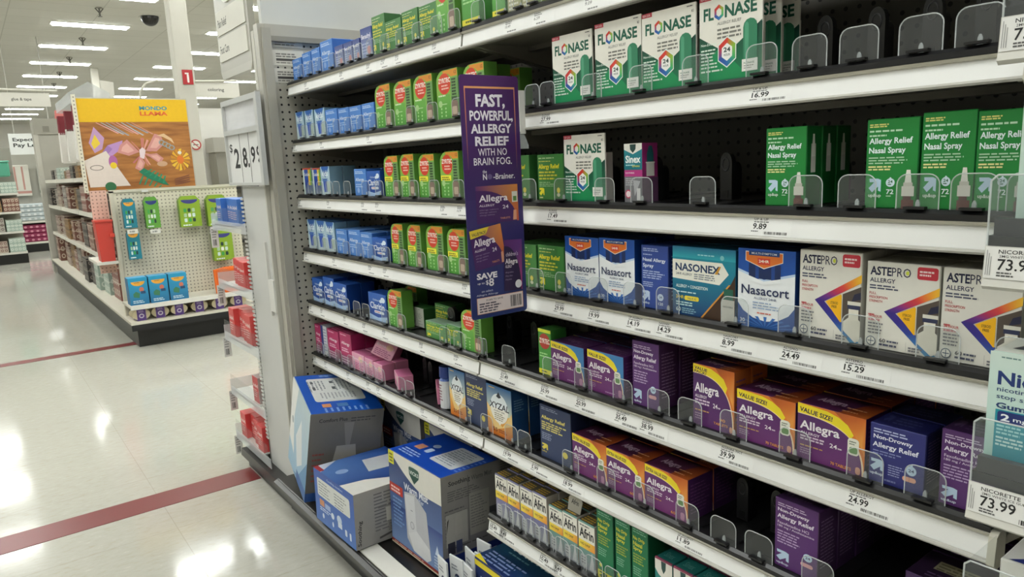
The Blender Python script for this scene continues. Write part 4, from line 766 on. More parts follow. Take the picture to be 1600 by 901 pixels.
def t_warm(f):
    f.rr(.50, .26, .9, .86, .03, .04, '#c9cdd2'); f.fl(.53, .8, .34, 9, .055, .02, '#7a8490', 4); f.r(.12, .34, .24, .5, '#c98a6a'); f.e(.3, .6, .05, .06, '#a9c0e4'); f.fl(.08, .25, .36, 3, .06, .025, '#a9c0e4', 3); f.rr(.3, .35, .38, .5, .02, .03, '#b9cce8'); f.fl(.93, .8, .05, 8, .07, .03, '#6f94d8', 2)
WARM = carton(.311, .318, .215, '#2a4282', '#77767a', '#0f46b0', f_warm, s_warm, t_warm, .003).mesh('carton')
tag(put(WARM, 'humidifier_carton', None, (.972, 1.868, .159), (-.03, 0, FACE+.023)), 'large blue humidifier carton picturing a white upright humidifier, red bottom edge', 'humidifier box', 'humidifier cartons')
tag(put(WARM, 'humidifier_carton', None, (1.20, 2.02, .153), (0, 0, FACE)), 'dark humidifier carton with white wave and shield, deep behind the others', 'humidifier box', 'humidifier cartons')
tag(put(WARM, 'humidifier_carton', None, (1.205, 2.372, .153), (0, 0, FACE)), 'dark humidifier carton mostly hidden behind the tall leaning one', 'humidifier box', 'humidifier cartons')
def f_cool(f):
    f.g(0, 0, 1, 1, '#4470bc', '#2f56a8'); f.rr(.08, .52, .9, .86, .03, .04, '#d8dad6'); f.fl(.12, .8, .3, 5, .055, .02, '#8a8e92', 2); f.fl(.52, .78, .3, 5, .055, .02, '#8a8e92', 4)
    f.r(.12, .34, .24, .46, '#cf9068'); f.r(.26, .34, .4, .44, '#9fb4dc'); f.fl(.12, .31, .3, 2, .04, .02, '#cfdcf0', 3); f.e(.45, .3, .04, .06, '#d8e2f2'); f.e(.62, .33, .06, .08, '#c9d8ee'); f.r(.58, .18, .68, .28, '#d8e2f2'); f.rr(.75, .12, .8, .24, .01, .03, '#d8e2f2'); f.rr(.86, .1, .9, .24, .01, .03, '#d8e2f2'); f.e(.2, .16, .025, .05, '#d8e2f2'); f.e(.45, .14, .02, .05, '#d8e2f2'); f.t('Cooling comfort', .35, .9, .4, .05, '#b9cdea', .01)
def t_cool(f):
    f.p([(0, 0), (1, 0), (1, 1), (0, 1)], ['#5a84c4', '#12286e', '#122c7a', '#2a55a8']); f.p([(0, 0), (.2, 0), (0, .3)], '#c6cfe0'); f.p([(1, 0), (.68, 0), (.72, .3), (.86, .6), (1, .78)], '#dcdad4'); f.t('Mist', .76, .7, .14, .16, '#e6e9f0', .02, rot=1.3); f.p([(.2, .55), (.55, .45), (.6, .95), (.25, 1)], '#c9ccd2'); f.e(.35, .2, .06, .08, '#8fa9d4'); f.r(0, 0, .18, .06, '#9a2e3a')
def s_cool(f):
    f.g(0, 0, 1, 1, '#8c8a88', '#a3a19c'); f.t('Soothing', .08, .05, .3, .09, '#26262a', .02, rot=1.5); f.fl(.25, .9, .65, 12, .06, .02, '#6a686a', 3); f.r(.4, .35, .8, .6, '#bab8b2'); f.fl(.42, .33, .5, 6, .03, .012, '#5c5a5c', 5); f.r(.84, .3, .85, .95, '#6a6866'); f.p([(.3, .06), (.9, .2), (.9, .24), (.3, .1)], '#4a4848'); f.r(.3, .62, .9, .64, '#7a7876')
tag(carton(.305, .19, .284, '#4a74bc', '#97958f', '#1c3e90', f_cool, s_cool, t_cool, .003).build('humidifier_carton', None, loc=(.842, 2.191, .160), rot=(-.022, 0, FACE+.03)), 'low light blue humidifier carton lying on the black base at the front', 'humidifier box', 'humidifier cartons')
def f_comf(f):
    f.g(0, 0, 1, 1, '#8fb6d0', '#b6c6cc'); f.p([(0, 1), (.35, 1), (.2, .6), (.3, .2), (0, .3)], '#e4e5e2'); f.p([(.35, .45), (.6, .75), (.75, .3), (.5, .15)], '#d8dcde'); f.p([(.3, 0), (1, .1), (1, .45), (.6, .1)], '#5a8cb4'); f.r(.5, .0, 1, .12, '#1f5a9c'); f.e(.14, .55, .05, .04, '#9aa4aa')
def s_comf(f):
    f.g(0, 0, 1, 1, '#5e5d5e', '#77746f'); f.t('Comfort Plus', .12, .9, .38, .04, '#26262a', .015); f.fl(.55, .93, .36, 2, .03, .014, '#4a4a4c', 3); f.p([(.28, .2), (.7, .2), (.64, .62), (.38, .62)], '#a6a39e'); f.p([(.5, .62), (.56, .62), (.6, .88), (.46, .88)], '#8a8884'); f.fl(.06, .55, .18, 6, .06, .02, '#8a4a48', 4); f.fl(.74, .5, .2, 8, .05, .014, '#8e8c88', 6); f.r(.0, .0, .3, .1, '#1f4a90')
def t_comf(f):
    f.rr(.12, .14, .72, .84, .04, .04, '#cfd2d0'); f.fl(.18, .72, .3, 5, .05, .02, '#8a9094', 2); f.fl(.18, .36, .3, 5, .05, .02, '#8a9094', 5); f.fl(.5, .72, .18, 10, .05, .02, '#9a9ea2', 7); f.r(.2, .45, .26, .5, '#55595e'); f.r(.35, .45, .42, .5, '#55595e'); f.r(.2, .18, .26, .22, '#55595e'); f.r(.34, .18, .42, .22, '#55595e'); f.r(.78, .2, .86, .32, '#c98a5a'); f.r(.78, .4, .86, .55, '#4a7ab4'); f.t('Honeywell', .03, .25, .05, .4, '#9fc0ea', .01, rot=0); f.fl(.88, .8, .1, 8, .08, .03, '#7fa6e0', 2)
tag(carton(.315, .357, .267, '#a9bcc8', '#68676a', '#0f52b4', f_comf, s_comf, t_comf, .003).build('humidifier_carton', None, loc=(.859, 2.592, .2155), rot=(-.114, .2, FACE-.187)), 'tall humidifier carton leaning at the shelf end, white panel on its blue top', 'humidifier box', 'humidifier cartons')
def t_nav(f):
    f.g(0, 0, 1, 1, '#162a62', '#10504f'); f.t('NAVAGE', .2, .52, .62, .3, '#c9dcd8', .035, .15); f.fl(.2, .46, .4, 1, .1, .03, '#5f8a94', 3); f.fl(.06, .3, .6, 4, .07, .03, '#7a8ab4', 4); f.p([(0, 0), (.25, 0), (0, .1)], '#e8d42c')
def f_nav(f): f.r(0, .8, .8, .94, '#e8d42c'); f.t('NAVAGE', .1, .3, .7, .3, '#d0dce8', .03)
tag(carton(.26, .125, .19, '#182a62', '#10224e', '#14305e', f_nav, None, t_nav, .002).build('nasal_care_carton', None, loc=(1.01, 1.462, .153), rot=FACE), 'dark teal and navy nasal care carton with white lettering on its top', 'nasal care box')
def f_card(f): f.fl(.15, .75, .5, 2, .1, .05, '#8a8e96', 2); f.e(.55, .36, .2, .14, '#2c3c5c'); f.fl(.4, .4, .3, 2, .06, .03, '#c9d4e6', 1)
cd = carton(.06, .10, .006, '#e3e5e6', '#d6dade', '#dfe2e6', f_card, None, None, .0008).mesh('carton')
for i, (x, y, z) in enumerate(((.985, 1.665, .0), (1.02, 1.645, .03), (1.06, 1.63, .06), (.99, 1.615, -.01), (1.03, 1.60, .03), (.95, 1.685, .0))):
    tag(put(cd, 'vapour_pad_carton', None, (x, y-.01, .153), (-.0, 0, FACE+.12*(-1)**i), (1, 1, 1+z*6)), 'small white fronted vapour pad pack, %s of the bunch beside the navy carton' % ORD[i], 'vapour pads', 'vapour pad packs on the base')

# ---------------------------------------------------------------- flag sign
sg = thing('aisle_flag_sign', 'tall purple shelf flag sign with white lettering and pictured cartons', 'shelf sign', (.861, 1.31, 1.028))
W, H = .156, .530
b = B(); q = []
for cx, cz, a0 in ((W-.008, H-.008, 0), (.008, H-.008, 90), (.008, .008, 180), (W-.008, .008, 270)):
    q += [(cx+.008*math.cos(math.radians(a0+t)), cz+.008*math.sin(math.radians(a0+t))) for t in (0, 30, 60, 90)]
b.prism(q, 0, .002, '#2c2a5e'); f = F(b, (0, 0, 0), (1, 0, 0), (0, 0, 1), (0, -1, 0), W, H)
f.p([(a/W, c/H) for a, c in q], [('#4a1c5e' if c > H*.5 else '#22336e') for a, c in q])
f.g(.0, .5, 1, .72, '#352560', '#451f5f')
for x0, y0, x1, y1 in ((.07, .72, .085, .955), (.915, .72, .93, .955)): f.g(x0, y0-.1, x1, y1, '#4a2a5e', '#dc8a5e')
f.r(.07, .947, .93, .955, '#e09a66')
c_ = '#efe9f2'
f.t('FAST,', .25, .865, .50, .06, c_, .04); f.t('POWERFUL,', .14, .812, .74, .048, c_, .03); f.t('ALLERGY', .15, .768, .70, .038, c_, .035); f.t('RELIEF', .21, .718, .58, .038, c_, .035); f.t('WITH NO', .25, .678, .50, .03, c_, .008); f.t('BRAIN FOG.', .17, .64, .66, .03, c_, .01)
f.t('the', .31, .607, .07, .014, c_, .01); f.t('N', .31, .58, .07, .024, c_, .03); f.e(.43, .592, .04, .011, '#6f5f8e'); f.t('-Brainer.', .49, .58, .38, .024, c_, .015)
def mini(x, y, w, h, rot=0, band=False, pink=False):
    cx, cy = x+w/2, y+h/2; ar = W/H
    def R_(a, c):
        X, Y = (a-.5)*w*ar, (c-.5)*h; return (cx+(X*math.cos(rot)-Y*math.sin(rot))/ar, cy+X*math.sin(rot)+Y*math.cos(rot))
    n = 10; ac = [(.1+.86*math.sin(math.radians(90*i/n)), .02+.86*math.cos(math.radians(90*i/n))) for i in range(n+1)]
    f.p([R_(*k) for k in ((0, 0), (1, 0), (1, 1), (0, 1))], ['#3d1c58', '#c4522e' if not pink else '#b03a78', '#d98a4a' if not pink else '#6a3a86', '#5a2a6a'])
    f.p([R_(*k) for k in [(0, 0)] + [(0, .88)] + ac + [(.96, 0)]], '#46205f' if not pink else '#2c1a44')
    if band: f.p([R_(*k) for k in ((0, 1), (0, .8), (.5, .84), (.62, 1))], '#e2c83a'); p0 = R_(.06, .85); f.t('VALUE PACK!', p0[0], p0[1], w*.45, h*.08, '#2a2440', .02, rot=rot)
    p0 = R_(.07, .52 if not pink else .5); f.t('Allegra', p0[0], p0[1], w*.68, h*.24 if not pink else h*.13, '#efe6ee', .02, rot=rot); p0 = R_(.07, .45); f.t('ALLERGY', p0[0], p0[1], w*.36, h*.06, '#e0d0e0', .015, rot=rot)
    if not pink: p0 = R_(.62, .36); f.t('24', p0[0], p0[1], w*.14, h*.1, '#e6dce8', .01, rot=rot)
    for i in range(3):
        p0 = R_(.07, .34-i*.07); f.t('allergy tablets', p0[0], p0[1], w*(.45-.05*i), h*.04, '#9a86a8', 0, rot=rot)
    if not pink: p0 = R_(.55, .08); f.t('TABLETS', p0[0], p0[1], w*.24, h*.05, '#cf8a6a', .01, rot=rot); f.p([R_(*k) for k in ((.86, .03), (.95, .03), (.95, .3), (.88, .3))], '#d89a7c')
mini(.17, .40, .74, .155); f.r(.80, .48, .9, .525, '#dcd9d0'); f.r(.82, .485, .88, .505, '#5f8a4a')
mini(.06, .215, .55, .17, .13, True); mini(.60, .10, .33, .22, -.04, pink=True); f.t("children's", .64, .25, .22, .018, '#d0c0da', .005); f.e(.85, .125, .06, .018, '#e0dce4')
f.t('SAVE', .11, .168, .36, .026, c_, .04); f.t('up to', .12, .145, .12, .01, c_, .005); f.t('$', .26, .14, .05, .022, c_, .01); f.t('8', .315, .134, .09, .034, c_, .02)
for i, (s_, w_) in enumerate((('on select', .2), ('Allegra Allergy', .38), ('products', .22))): f.t(s_, .28-w_/2, .112-i*.016, w_, .009, '#cfd0e4', .005)
f.r(.09, .02, .92, .09, '#d9a890'); f.r(.10, .022, .91, .088, '#ddcfd0'); f.t('SCAN TO SAVE', .25, .073, .3, .008, '#3a3340', .01); f.fl(.13, .066, .4, 4, .011, .006, '#5a5360', 3); f.bars(.68, .03, .2, .05, '#2a2a2e', 18)
b.build('panel', sg)
b = B(); b.box(.158, -.002, .405, .172, .004, .50, '#d3d2ce', PLAST); b.prism([(.150, .41), (.166, .41), (.180, .38), (.180, .372), (.150, .372)], 0, .003, '#dddcd8', mat=HAZY); b.build('mounting_clip', sg)

# ---------------------------------------------------------------- locked front trays of the next bay
def tray(z, k, label):
    t = thing('product_tray', label, 'shelf tray', (.85, .302, z), FACE, 'clear fronted trays of the next bay')
    wd = .42
    b = B(); b.box(.0, .002, 0, wd, .30, .012, '#2c2d30', PLAST); b.box(.004, .004, .0118, wd, .0135, .03, '#3a3b3f', PLAST); b.build('base', t)
    b = B(); b.prism([(0, .0), (wd, .0), (wd, .075), (.006, .075), (0, .069)], -.001, .001, '#ffffff', mat=CLEAR); b.box(0, 0, 0, .0015, .09, .07, '#ffffff', CLEAR)
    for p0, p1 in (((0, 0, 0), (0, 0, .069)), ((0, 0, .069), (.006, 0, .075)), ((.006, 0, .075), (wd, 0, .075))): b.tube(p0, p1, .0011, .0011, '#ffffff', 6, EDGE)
    b.build('front_wall', t)
    b = B(); b.prism([(-.004, .002), (.004, -.002), (.004, -.034), (-.004, -.044), (-.009, -.040), (-.007, -.032)], 0, wd, '#cfcdc6', mat=STEEL, to=lambda y, x, zz: (x, y, zz)); b.build('label_holder', t)
    b = B(); o = Vector((.001, -.0078, -.0315)); v = Vector((0, .0034, .0325)); h = v.length; v.normalize(); u = Vector((1, 0, 0)); n = u.cross(v)
    b.face([o, o+u*.1, o+u*.1+v*h, o+v*h], '#e2e1de', MATTE); f = F(b, o, u, v, n, .1, h, MATTE)
    f.t('NICORETTE 160', .12, .80, .5, .13, '#2a2a2a', .012); f.t('2MG WHITE ICE GUM', .13, .68, .42, .08, '#444444', .005); f.t('73.99', .12, .28, .34, .36, '#1c1c1c', .012); f.fl(.12, .22, .16, 2, .09, .05, '#555555', 2); f.bars(.5, .05, .4, .16, '#2a2a2a', 24)
    for i in range(3): f.r(.015+i*.02, .1, .022+i*.02, .9-i*.1, '#8f8f8d')
    b.build('price_label', t); return t
tray(1.0, 0, 'clear fronted product tray with white price label, lowest with a gum box')
tray(1.262, 1, 'clear fronted product tray with white price label, between the other two')
tray(1.49, 2, 'clear fronted product tray at the upper corner, small white label showing')
tray(.83, 3, 'clear fronted product tray under white gum boxes, lower corner')
def f_gum(f):
    f.g(0, 0, 1, 1, '#a9d0c8', '#cfe0d8'); f.fl(.1, .965, .2, 1, .1, .012, '#6a8a88', 2); f.r(.52, .84, 1, .93, '#f0c83a'); f.t('VALUE', .56, .86, .36, .05, '#8a3a1a', .02)
    f.t('Nicorette', .08, .73, .86, .115, '#1c3470', .03); f.t('nicotine polacrilex gum', .08, .665, .86, .05, '#1f3a6a', .008); f.t('stop smoking aid', .08, .605, .66, .05, '#1f3a6a', .008); f.t('Gum', .08, .535, .26, .05, '#1f3a6a', .03)
    f.r(.08, .1, .40, .525, '#1f8fa0'); f.rr(.1, .42, .38, .515, .03, .02, '#20306e'); f.t('2', .13, .435, .08, .06, '#eef2f6', .03); f.t('mg', .24, .435, .12, .035, '#eef2f6', .01); f.fl(.1, .4, .26, 3, .03, .016, '#9fd8dc', 3); f.fl(.1, .3, .28, 3, .03, .016, '#bfe4e4', 6)
    f.p([(.46, .46), (1, .0), (1, .25), (.52, .5)], '#17635e'); f.p([(.46, .42), (.46, .1), (.9, .0)], '#d3e6de')
def t_gum(f): f.p([(.12, .3), (.5, .3), (.55, .7), (.2, .7)], '#3a4450'); f.fl(.6, .7, .3, 4, .12, .05, '#8a9492', 2)
GUM = carton(.108, .135, .075, '#b9d6cc', '#c9dcd4', '#dfe4dc', f_gum, None, t_gum, .002).mesh('carton')
def f_gum2(f): f.g(0, 0, 1, 1, '#b9d0c6', '#c9dcd0'); f.g(.2, .15, 1, .95, '#0f6f8a', '#2a9aac'); f.fl(.3, .8, .5, 6, .06, .03, '#9fd0d8', 2); f.rr(.28, .62, .5, .8, .03, .03, '#1c6a8c')
GUM2 = carton(.108, .165, .075, '#b9d0c6', '#c9dcd4', '#dfe4dc', f_gum2, None, None, .002).mesh('carton')
tag(put(GUM, 'gum_carton', None, (.867, .243, 1.0125), FACE), 'mint green and teal stop smoking gum carton with small navy dosage badge', 'gum box')
tag(put(GUM2, 'gum_carton', None, (.868, .230, 1.2745), FACE), 'pale mint carton with teal panel standing above the middle tray', 'gum box')
WG = carton(.15, .07, .075, '#dcdcd6', '#cfcfca', '#e2e2dc', lambda f: f.t('Nicorette', .08, .3, .6, .3, '#26347a', .03), None, lambda f: (f.fl(.15, .75, .6, 8, .08, .03, '#9aa0a4', 2), f.p([(.05, .05), (.2, .05), (.12, .2)], '#2c3a8a')), .002).mesh('carton')
tag(put(WG, 'gum_carton', None, (.867, .198, .8425), FACE), 'white gum carton in the lowest corner tray, front one', 'gum box', 'white gum cartons')
tag(put(WG, 'gum_carton', None, (.945, .197, .8425), FACE, (1, 1, 1.1)), 'white gum carton in the lowest corner tray, behind the front one', 'gum box', 'white gum cartons')
nb = carton(.115, .072, .09, '#42225a', '#341a46', '#2c1838', lambda f: f.t('Non-Drowsy', .08, .7, .7, .12, '#d8cfe0', .02), None, lambda f: (f.r(.22, .4, .95, .72, '#b0aa8a'), f.fl(.25, .66, .65, 3, .1, .04, '#6f6a50', 3), f.fl(.2, .25, .5, 2, .1, .04, '#6f5584', 2))).mesh('carton')
for i in range(3): tag(put(nb, 'allergy_carton', None, (D+.045+.0925*i, .407, ZS[5]), FACE), 'violet carton with cream label on its lid, %s from the front, lower corner' % ORD[i], 'medicine box', 'violet cartons with cream lid labels')

# ---------------------------------------------------------------- endcap at the far end of the gondola
ec = thing('endcap_display', 'white endcap display with slotted side panel on a black kick base', 'display stand', (0, 0, 0))
b = B(); b.box(.905, YL+.035, 0, 1.75, 3.38, .055, '#232220', PLAST); b.prism([(.88, .055), (.885, .088), (1.75, .088), (1.75, .055)], YL+.035, 3.40, '#2b2a28', mat=PLAST); b.build('kick_base', ec)
b = B(); b.box(.935, YL+.04, .089, .945, 3.12, 1.32, '#c9c9c6', MATTE); b.box(.930, YL+.038, .089, .95, YL+.05, 1.68, '#bdbbb2', MATTE); b.build('side_panel', ec)
b = B()
for k in range(60): b.box(.930, 3.12, .2+.018*k, .95, 3.15, .2+.018*k+.009, '#d0d0cc', STEEL)
b.box(.938, 3.121, .09, .95, 3.148, 1.32, '#6f6f6c', STEEL); b.build('slotted_upright', ec)
b = B(); b.box(.95, 2.83, .089, 1.74, 2.86, 1.9, '#c6c4ba', MATTE); b.build('back_panel', ec)
b = B(); b.box(.925, YL+.10, .80, .935, YL+.11, 1.1, '#d0cfca', PLAST); b.box(.925, YL+.045, .82, .935, YL+.10, .95, '#d9d8d4', PLAST); b.build('latch_bracket', ec)
ph = thing('price_sign_holder', 'white sign holder on the endcap side with large black price digits', 'price sign', (.9245, 3.215, 1.325), FACE)
b = B(); wd, ht = .455, .345
for q in ((0, 0, .012, ht), (wd-.03, 0, wd, ht), (.012, ht-.02, wd-.03, ht), (.012, .205, wd-.03, .225), (.012, 0, wd-.03, .012)): b.box(q[0], -.014, q[1], q[2], .004, q[3], '#c9cac8', PLAST)
b.build('frame', ph)
b = B(); b.box(.012, -.002, .225, wd-.03, .001, ht-.02, '#ffffff', TINT); b.build('clear_window', ph)
b = B(); b.box(.012, -.004, .012, wd-.03, .002, .205, '#dcdcda', MATTE); f = F(b, (.012, -.004, .012), (1, 0, 0), (0, 0, 1), (0, -1, 0), wd-.042, .193, MATTE)
f.t('$', .04, .62, .1, .2, '#1c1c1c', .01); f.t('2', .17, .3, .17, .42, '#1c1c1c', .025); f.t('8.', .44, .3, .2, .42, '#1c1c1c', .025); f.t('9', .70, .38, .13, .34, '#1c1c1c', .02); f.t('9', .87, .38, .12, .34, '#1c1c1c', .02)
for x in (.38, .66): f.r(x, 0, x+.012, 1, '#2a2a2a')
b.build('price_card', ph)
TR = [(1.145, 'upper', 4, '#3f74c4', .115), (.868, 'second', 3, '#d23c3a', .12), (.615, 'third', 4, '#cf4a48', .135), (.345, 'fourth', 1, '#c23a3e', .12), (.118, 'lowest', 4, '#cf4444', .12)]
for z, nm_, n, col, h in TR:
    z0 = z; x0 = .905
    t = thing('endcap_tray', 'clear sided endcap tray with white price tag, %s of the five' % nm_, 'display tray', (0, 0, z0), 0, 'endcap trays')
    b = B(); b.box(x0, 3.156, 0, 1.7, 3.50, .006, '#c9c7c2', PLAST); b.build('shelf', t)
    b = B(); b.box(x0-.003, 3.03, -.022, x0, 3.53, .022, '#ffffff', HAZY); b.box(x0-.003, 3.06, .022, x0-.001, 3.52, .08, '#ffffff', CLEAR); b.build('side_wall', t)
    b = B(); b.box(x0-.003, 3.53, -.03, 1.7, 3.535, .05, '#ffffff', HAZY); b.build('front_lip', t)
    b = B(); b.box(x0-.012, 3.54, -.11, x0+.022, 3.543, -.012, '#dcdad6', MATTE); f = F(b, (x0-.012, 3.54, -.11), (1, 0, 0), (0, 0, 1), (0, -1, 0), .034, .098, MATTE); f.bars(.2, .1, .5, .3, '#444444', 10); f.fl(.15, .9, .7, 4, .12, .06, '#8a8a88', 3); b.build('price_tag', t)
    bx = carton(.078, h, .085 if n > 1 else .16, col, '#a98f8c' if n == 1 else col, None, lambda f: (f.t('Tylenol' if '#d' in f'{col}' else 'Advil', .1, .6, .8, .14, '#f2e4e0', .02), f.fl(.1, .5, .7, 4, .08, .03, '#efc8c4', 3)), (lambda f: f.r(.1, .2, .9, .8, '#a9a39c')) if n == 1 else None).mesh('carton')
    for i in range(n):
        y = 3.20+.081*i if n > 1 else 3.21
        tag(put(bx, 'medicine_carton', None, (x0+.012+.012*((i*7) % 3) if n > 1 else x0+.02, y, z0+.0065), FACE), '%s medicine carton, %son the %s endcap tray' % ('blue' if nm_ == 'upper' else 'red', '' if n == 1 else ORD[i]+' from the near end, ', nm_), 'medicine box', 'cartons on the %s endcap tray' % nm_)
# hanging category sign
ps = thing('category_sign', 'grey two panel category sign jutting from the gondola end by the post', 'category sign', (.965, 3.30, 1.80), FACE)
b = B(); b.box(0, -.012, 0, .42, .012, .62, '#b0aea4', PLAST); b.prism([(0, 0), (.42, 0), (.40, -.03), (.02, -.03)], -.012, .012, '#b9b7ad', mat=PLAST); b.build('body', ps)
for z, s_ in ((.04, 'Foot Care'), (.145, 'Pain Relief')):
    b = B(); b.box(.018, -.016, z, .395, -.012, z+.095, '#d9d7cd', MATTE); f = F(b, (.018, -.016, z), (1, 0, 0), (0, 0, 1), (0, -1, 0), .377, .095, MATTE); f.t(s_, .06, .32, .32, .34, '#4a4a46', .012); b.build('name_panel', ps)
b = B(); q = [(.19+.1*math.cos(math.radians(k*15)), .34+.085*math.sin(math.radians(k*15))) for k in range(24)]; b.prism(q, -.018, -.012, '#dedcd2', mat=MATTE); q = [(.19+.075*math.cos(math.radians(k*15)), .345+.062*math.sin(math.radians(k*15))) for k in range(24)]; b.prism(q, -.020, -.018, '#c3c1b7', mat=MATTE); b.build('number_disc', ps)
# ---------------------------------------------------------------- craft endcap across the main aisle
cg = thing('craft_gondola', 'cream pegboard craft endcap with yellow header, facing the camera', 'shelving', (0, 0, 0))
b = B(); b.box(.98, 6.50, 0, 2.05, 12.95, .15, '#1b1b1c', PLAST); b.box(.93, 6.42, .15, 2.07, 12.95, .20, '#1e1e20', PLAST); b.build('kick_base', cg)
b = B(); b.box(.93, 6.42, .20, 2.07, 12.95, .222, '#cfcabb', MATTE); b.build('base_deck', cg)
b = B(); b.box(0, 0, 0, 1.02, .03, 1.05, '#d6d0bd', PEGW); b.build('front_pegboard', cg, loc=(.965, 6.80, .222))
b = B(); b.box(.955, 6.79, .222, .985, 6.84, 1.275, '#c9c4b2', STEEL); b.box(.955, 6.79, 1.262, 1.99, 6.84, 1.285, '#cbc6b4', STEEL); b.build('pegboard_frame', cg)
b = B(); b.box(0, 0, 0, .125, .02, .70, '#d9b3a4', PEGP); b.build('side_pegboard', cg, loc=(.835, 6.97, .585))
b = B(); b.box(0, 0, 0, .03, .02, .80, '#cfc9b8', PEGW); b.build('edge_strip', cg, loc=(.803, 6.975, 1.27))
b = B(); b.box(.94, 6.42, .335, 1.95, 6.80, .352, '#d3cebf', MATTE); b.box(.94, 6.405, .325, 1.95, 6.42, .36, '#dcdad2', MATTE); b.build('shelf', cg)
hd = thing('craft_poster', 'yellow topped craft poster with butterflies and insects on wood', 'poster', (.835, 7.0, 1.275))
b = B(); b.box(-.012, .002, -.02, .86, .02, .775, '#b9b4a4', STEEL); b.build('frame', hd)
def wood_mat():
    m, t, bs = nt('poster_wood'); tc = N(t, 'ShaderNodeTexCoord'); mp = N(t, 'ShaderNodeMapping'); mp.inputs['Scale'].default_value = (3, 3, 22); link(t, tc.outputs['Object'], mp.inputs[0])
    no = N(t, 'ShaderNodeTexNoise'); no.inputs['Scale'].default_value = 1.2; no.inputs['Detail'].default_value = 5; link(t, mp.outputs[0], no.inputs['Vector']); r = N(t, 'ShaderNodeValToRGB'); r.color_ramp.elements[0].position = .35; r.color_ramp.elements[0].color = lin('#8a5526'); r.color_ramp.elements[1].position = .65; r.color_ramp.elements[1].color = lin('#b67a3c'); link(t, no.outputs['Fac'], r.inputs[0]); link(t, r.outputs[0], bs.inputs['Base Color']); bs.inputs['Roughness'].default_value = .45; return m
b = B(); b.box(0, 0, 0, .85, .002, .575, '#a06a34', wood_mat()); b.box(0, 0, .575, .85, .002, .765, '#e2b40c', CARD)
f = F(b, (0, 0, 0), (1, 0, 0), (0, 0, 1), (0, -1, 0), .85, .765)
for s_, y, cs in (('MONDO', .88, '#2f8c9c'), ('LLAMA', .82, '#d8602c')): f.t(s_, .55, y, .26, .045, cs, .04)
R = random.Random(4)
for i in range(8):
    x = .14+.045*i; c = ('#d8a0a0', '#a9b4bc', '#8f9aa6', '#c48a7a')[i % 4]; f.p([(x, .745), (x+.012, .745), (x+.2, .63-.012*(i % 3)), (x+.185, .625-.012*(i % 3))], c)
f.p([(.06, .53), (.12, .70), (.2, .58), (.17, .46), (.1, .42)], '#b892b8'); f.p([(.08, .52), (.12, .62), (.16, .52), (.1, .46)], '#e0c23c'); f.p([(.14, .36), (.22, .5), (.36, .55), (.34, .46), (.22, .36)], '#b48abf'); f.p([(.12, .36), (.16, .34), (.26, .46), (.22, .5)], '#9a74ae')
for i in range(14):
    a = math.radians(R.uniform(0, 360)); f.p([(.52, .40), (.535, .41), (.53+.13*math.cos(a), .41+.16*math.sin(a)), (.515+.13*math.cos(a), .42+.16*math.sin(a))], R.choice(('#c47a6a', '#d89a8a', '#b86a70')))
for q in ([(.5, .42), (.4, .56), (.33, .5), (.3, .42), (.4, .38)], [(.56, .43), (.66, .62), (.72, .6), (.74, .5), (.66, .42)], [(.5, .38), (.44, .24), (.5, .2), (.54, .3)], [(.56, .39), (.68, .28), (.72, .34), (.66, .4)]):
    f.p(q, '#c98a84'); cx = sum(a for a, c in q)/len(q); cy = sum(c for a, c in q)/len(q); f.p([(cx+(a-cx)*.6, cy+(c-cy)*.6) for a, c in q], '#dba69c')
f.p([(.5, .36), (.535, .34), (.56, .44), (.53, .47), (.5, .44)], '#e0ccd0')
f.p([(.02, .05), (.0, .34), (.2, .44), (.38, .05)], '#dccfc6'); f.e(.1, .26, .06, .03, '#8a8078'); f.e(.1, .26, .05, .022, '#dccfc6'); f.e(.25, .32, .04, .07, '#a9629a'); f.e(.25, .28, .03, .035, '#e2c22c'); f.e(.2, .05, .05, .05, '#2f6a44')
[f.p([(.88, .32), (.88+.10*math.cos(a), .32+.13*math.sin(a)), (.88+.09*math.cos(a+.3), .32+.12*math.sin(a+.3))], ('#e0a82c', '#e6bc3c', '#c98a24')[int(a*3) % 3]) for a in [.45*k for k in range(14)]]; f.e(.88, .32, .035, .05, '#d8742c', n=10); f.e(.88, .40, .02, .02, '#e8e0d0', n=8); f.e(.7, .28, .05, .03, '#c8a080')
f.p([(.47, .2), (.52, .24), (.7, .1), (.74, .03), (.68, .05), (.55, .12)], '#1f7a5a')
for i in range(5): f.p([(.52+.04*i, .18-.03*i), (.535+.04*i, .18-.03*i), (.6+.03*i, .22-.02*i), (.585+.03*i, .225-.02*i)], '#2a8a66'); f.p([(.5+.04*i, .16-.03*i), (.515+.04*i, .16-.03*i), (.47+.045*i, .06-.012*i), (.455+.045*i, .06-.012*i)], '#2a8a66')
for i in range(4): f.p([(.8, .03+.02*i), (.95, .06+.025*i), (.95, .07+.025*i), (.8, .04+.02*i)], '#7a4a3a')
f.p([(.68, .60), (.75, .62), (.82, .56), (.84, .5), (.8, .54), (.74, .58)], '#d8b48a')
for i in range(4): f.e(.72+.03*i, .52-.02*i, .03, .03, '#8e9a9c', n=10); f.e(.72+.03*i, .52-.02*i, .018, .02, '#a0703a', n=10)
b.build('poster_sheet', hd)
